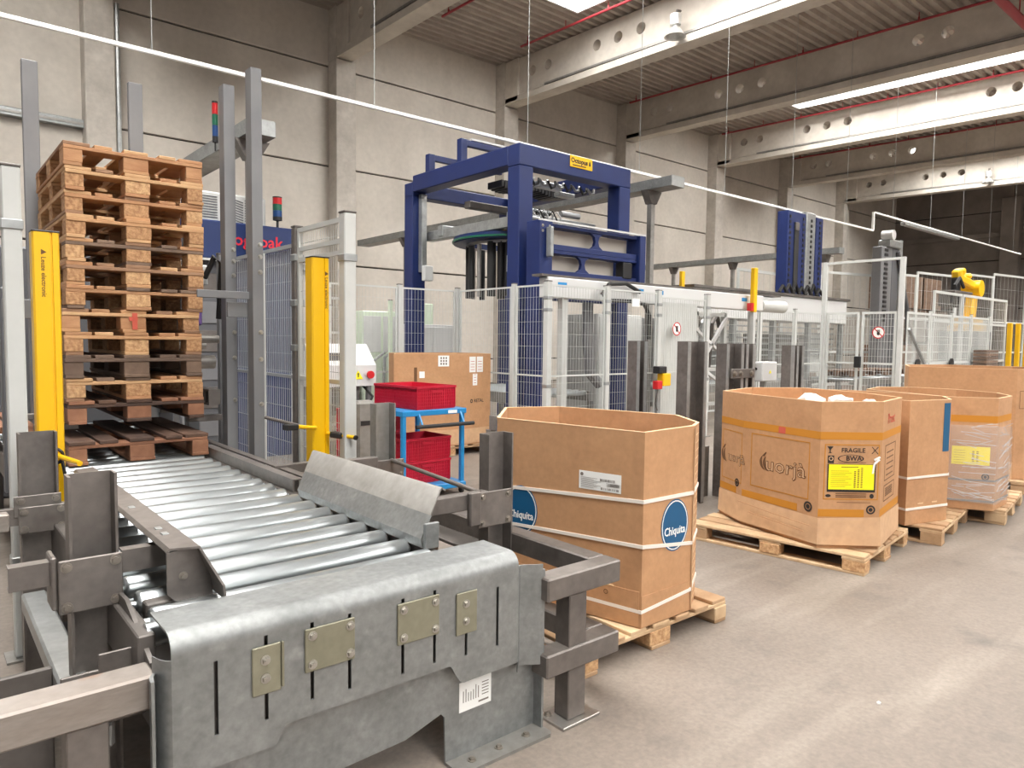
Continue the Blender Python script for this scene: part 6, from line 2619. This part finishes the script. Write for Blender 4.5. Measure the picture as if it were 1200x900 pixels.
# pale sheet fence along the aisle past the gate
wf = ['first past the gate', 'second past the gate', 'third past the gate', 'fourth past the gate']
for k in range(4):
    x = 16.1 + 1.3 * k
    fence_panel((x, 6.15), (x + 1.25, 6.15), 0.1, 2.17, 'pale aisle fence panel, ' + wf[k], fw=0.05, dv=0.05, dh=0.16, wr=0.008, mids=(1.05,))
    fence_post(x + 1.275, 6.15, 2.22, 'pale aisle fence post, ' + wf[k], 0.06)
mb = MB()
mb.bar((16.1, 6.1, 1.8), (17.9, 6.1, 0.3), 0.05, 0.05)
single('brace_bar', mb, 'galvanised_light', 'slanting grey brace bar leaning on the pale aisle fence', 'bar')
for q, (x, lab) in enumerate(((16.6, 'near the gate'), (18.6, 'further along'))):
    mb = MB()
    mb.cyl((x, 6.07, 1.05), (x, 6.11, 1.05), 0.11, 14)
    single('round_lock', mb, 'black_plastic', 'round dark lock on the pale aisle fence, ' + lab, 'lock', 'round locks')

# tall cell fence behind
cf = [(17.6, 11.2), (20.0, 11.2), (22.4, 11.2), (24.8, 10.6), (27.4, 10.2), (30.0, 9.8), (32.8, 9.4), (35.5, 9.0)]
for k in range(len(cf) - 1):
    fence_panel(cf[k], cf[k + 1], 0.1, 3.55 + 0.13 * k, 'tall framed cell fence bay, %s from the lift tower' % ORD[k], fw=0.08, dv=0.3, dh=0.6, wr=0.006, mids=(1.2, 2.4), th=0.05)
fence_panel((20.5, 7.2), (22.5, 7.2), 0.0, 2.9, 'white framed cell fence bay in front of the robot', fw=0.07, dv=0.12, dh=0.3, wr=0.006, mids=(1.0, 2.1), th=0.05)
fence_panel((22.6, 7.2), (26.5, 7.2), 0.0, 2.9, 'wide white framed cell fence bay beside the robot', fw=0.07, dv=0.12, dh=0.3, wr=0.006, mids=(1.0, 2.1), th=0.05)

# robot
rb = T('palletizing_robot', 'yellow industrial robot with black gripper in the far cell', 'robot', (23.6, 7.9, 0))
mb = MB()
mb.box(23.0, 24.2, 7.4, 8.5, 0, 1.9, 0.03)
part('pedestal', mb, 'grey_paint_dark', rb)
mb = MB()
mb.lathe((23.6, 7.9, 1.9), [(0.0, 0.0), (0.52, 0.0), (0.52, 0.18), (0.42, 0.24), (0.42, 0.42), (0.0, 0.42)], 20)
part('turret', mb, 'yellow_robot', rb)
mb = MB()
mb.obox((23.85, 7.9, 2.75), ((0.2, 0, 1), (0, 1, 0), (1, 0, -0.2)), (0.55, 0.14, 0.17), 0.06)
part('lower_arm', mb, 'yellow_robot', rb)
mb = MB()
mb.cyl((23.95, 7.65, 3.25), (23.95, 8.15, 3.25), 0.26, 16)
part('elbow', mb, 'yellow_robot', rb)
mb = MB()
mb.obox((23.2, 7.9, 3.42), ((1, 0, -0.12), (0, 1, 0), (0.12, 0, 1)), (0.78, 0.13, 0.13), 0.05)
part('upper_arm', mb, 'yellow_robot', rb)
for (x, z, s_) in ((22.55, 3.62, 0.16), (22.85, 3.70, 0.12), (23.4, 3.60, 0.1)):
    mb = MB()
    mb.obox((x, 7.9, z), ((1, 0, 0.3), (0, 1, 0), (-0.3, 0, 1)), (s_, 0.12, s_ * 0.9), 0.05)
    part('arm_motor', mb, 'yellow_robot', rb)
mb = MB()
mb.cyl((22.45, 7.9, 3.5), (22.45, 7.9, 3.1), 0.13, 14)
part('wrist', mb, 'black_plastic', rb)
mb = MB()
mb.box(21.5, 23.0, 7.6, 8.2, 3.0, 3.07, 0.01)
part('gripper_frame', mb, 'steel_dark', rb)
for k in range(5):
    mb = MB()
    x = 21.45 + 0.3 * k
    mb.box(x + 0.1, x + 0.17, 7.75, 8.05, 2.62 + 0.1 * (k % 2), 3.0, 0.02)
    part('gripper_finger', mb, ('steel_dark', 'black_plastic')[k % 2], rb)
mb = MB()
mb.path([(22.5, 7.7, 3.2), (22.0, 7.65, 3.45), (21.6, 7.65, 3.2)], 0.05, 6)
part('hose', mb, 'black_rubber', rb)

rb.location.x += 1.7

# leftovers on the right-hand side of the cell
for k in range(5):
    mb = MB()
    mb.box(19.9, 20.75, 5.75, 6.05, 0.95 + 0.085 * k, 1.02 + 0.085 * k, 0.01)
    single('board_slab', mb, WOOD_OLD[k % 2], 'dark brown board in the pile on the aisle table, %s from the top' % ORD[4 - k], 'board', 'dark boards on the aisle table')
tb = T('aisle_table', 'light steel table carrying the pile of dark boards', 'table', (20.3, 5.9, 0))
mb = MB()
mb.box(19.6, 21.0, 5.6, 6.1, 0.89, 0.94)
part('table_top', mb, 'white_clean', tb)
for (x, y) in ((19.65, 5.65), (20.95, 5.65), (19.65, 6.05), (20.95, 6.05)):
    mb = MB()
    mb.box(x - 0.03, x + 0.03, y - 0.03, y + 0.03, 0, 0.89)
    part('leg', mb, 'galvanised_light', tb)
for q, (x, y, m, lab) in enumerate(((24.9, 6.6, 'yellow_paint', 'first'), (25.7, 6.6, 'yellow_paint', 'second'), (26.6, 6.6, 'yellow_robot', 'third'))):
    mb = MB()
    mb.box(x, x + 0.13, y, y + 0.12, 0, 2.15, 0.01)
    single('yellow_upright', mb, m, 'slim yellow upright beside the robot cell, %s from the robot' % lab, 'post', 'yellow uprights')
for (x, y, h, lab) in ((17.4, 8.0, 0.68, 'grey pallet lying on the track beyond the gate, near end'), (19.2, 8.0, 0.68, 'grey pallet lying on the track beyond the gate, far end')):
    euro_pallet('euro_pallet', lab, (x, 7.95, 0.70), math.pi / 2, 'loose pallets', WOOD_OLD, WOOD_OLD)
ck = T('storage_crates', 'stacked pale wooden crates in the dark far corner', 'crate stack', (36, 14, 0))
for (x, z) in ((33.0, 0), (35.6, 0), (38.2, 0), (34.0, 1.6), (36.6, 1.6), (33.5, 3.1), (35.6, 3.1)):
    mb = MB()
    mb.box(x, x + 2.3, 13.0, 14.5, z, z + 1.45, 0.02)
    part('crate', mb, WOOD_OLD[int(x) % 2], ck)

# crumbs of broken concrete and paper on the floor
random.seed(21)
for (x, y) in ((2.98, 1.18),):
    bm = bmesh.new()
    bmesh.ops.create_icosphere(bm, subdivisions=1, radius=0.009)
    for v in bm.verts:
        v.co *= 1 + random.uniform(-0.3, 0.3)
        v.co.z = max(v.co.z, -0.003)
    mb = MB()
    bm.verts.index_update()
    mb.add([(v.co.x + x, v.co.y + y, v.co.z + 0.003) for v in bm.verts], [tuple(v.index for v in f_.verts) for f_ in bm.faces])
    bm.free()
    single('floor_crumb', mb, 'paper_white', 'tiny pale crumb lying on the open concrete floor', 'crumb')
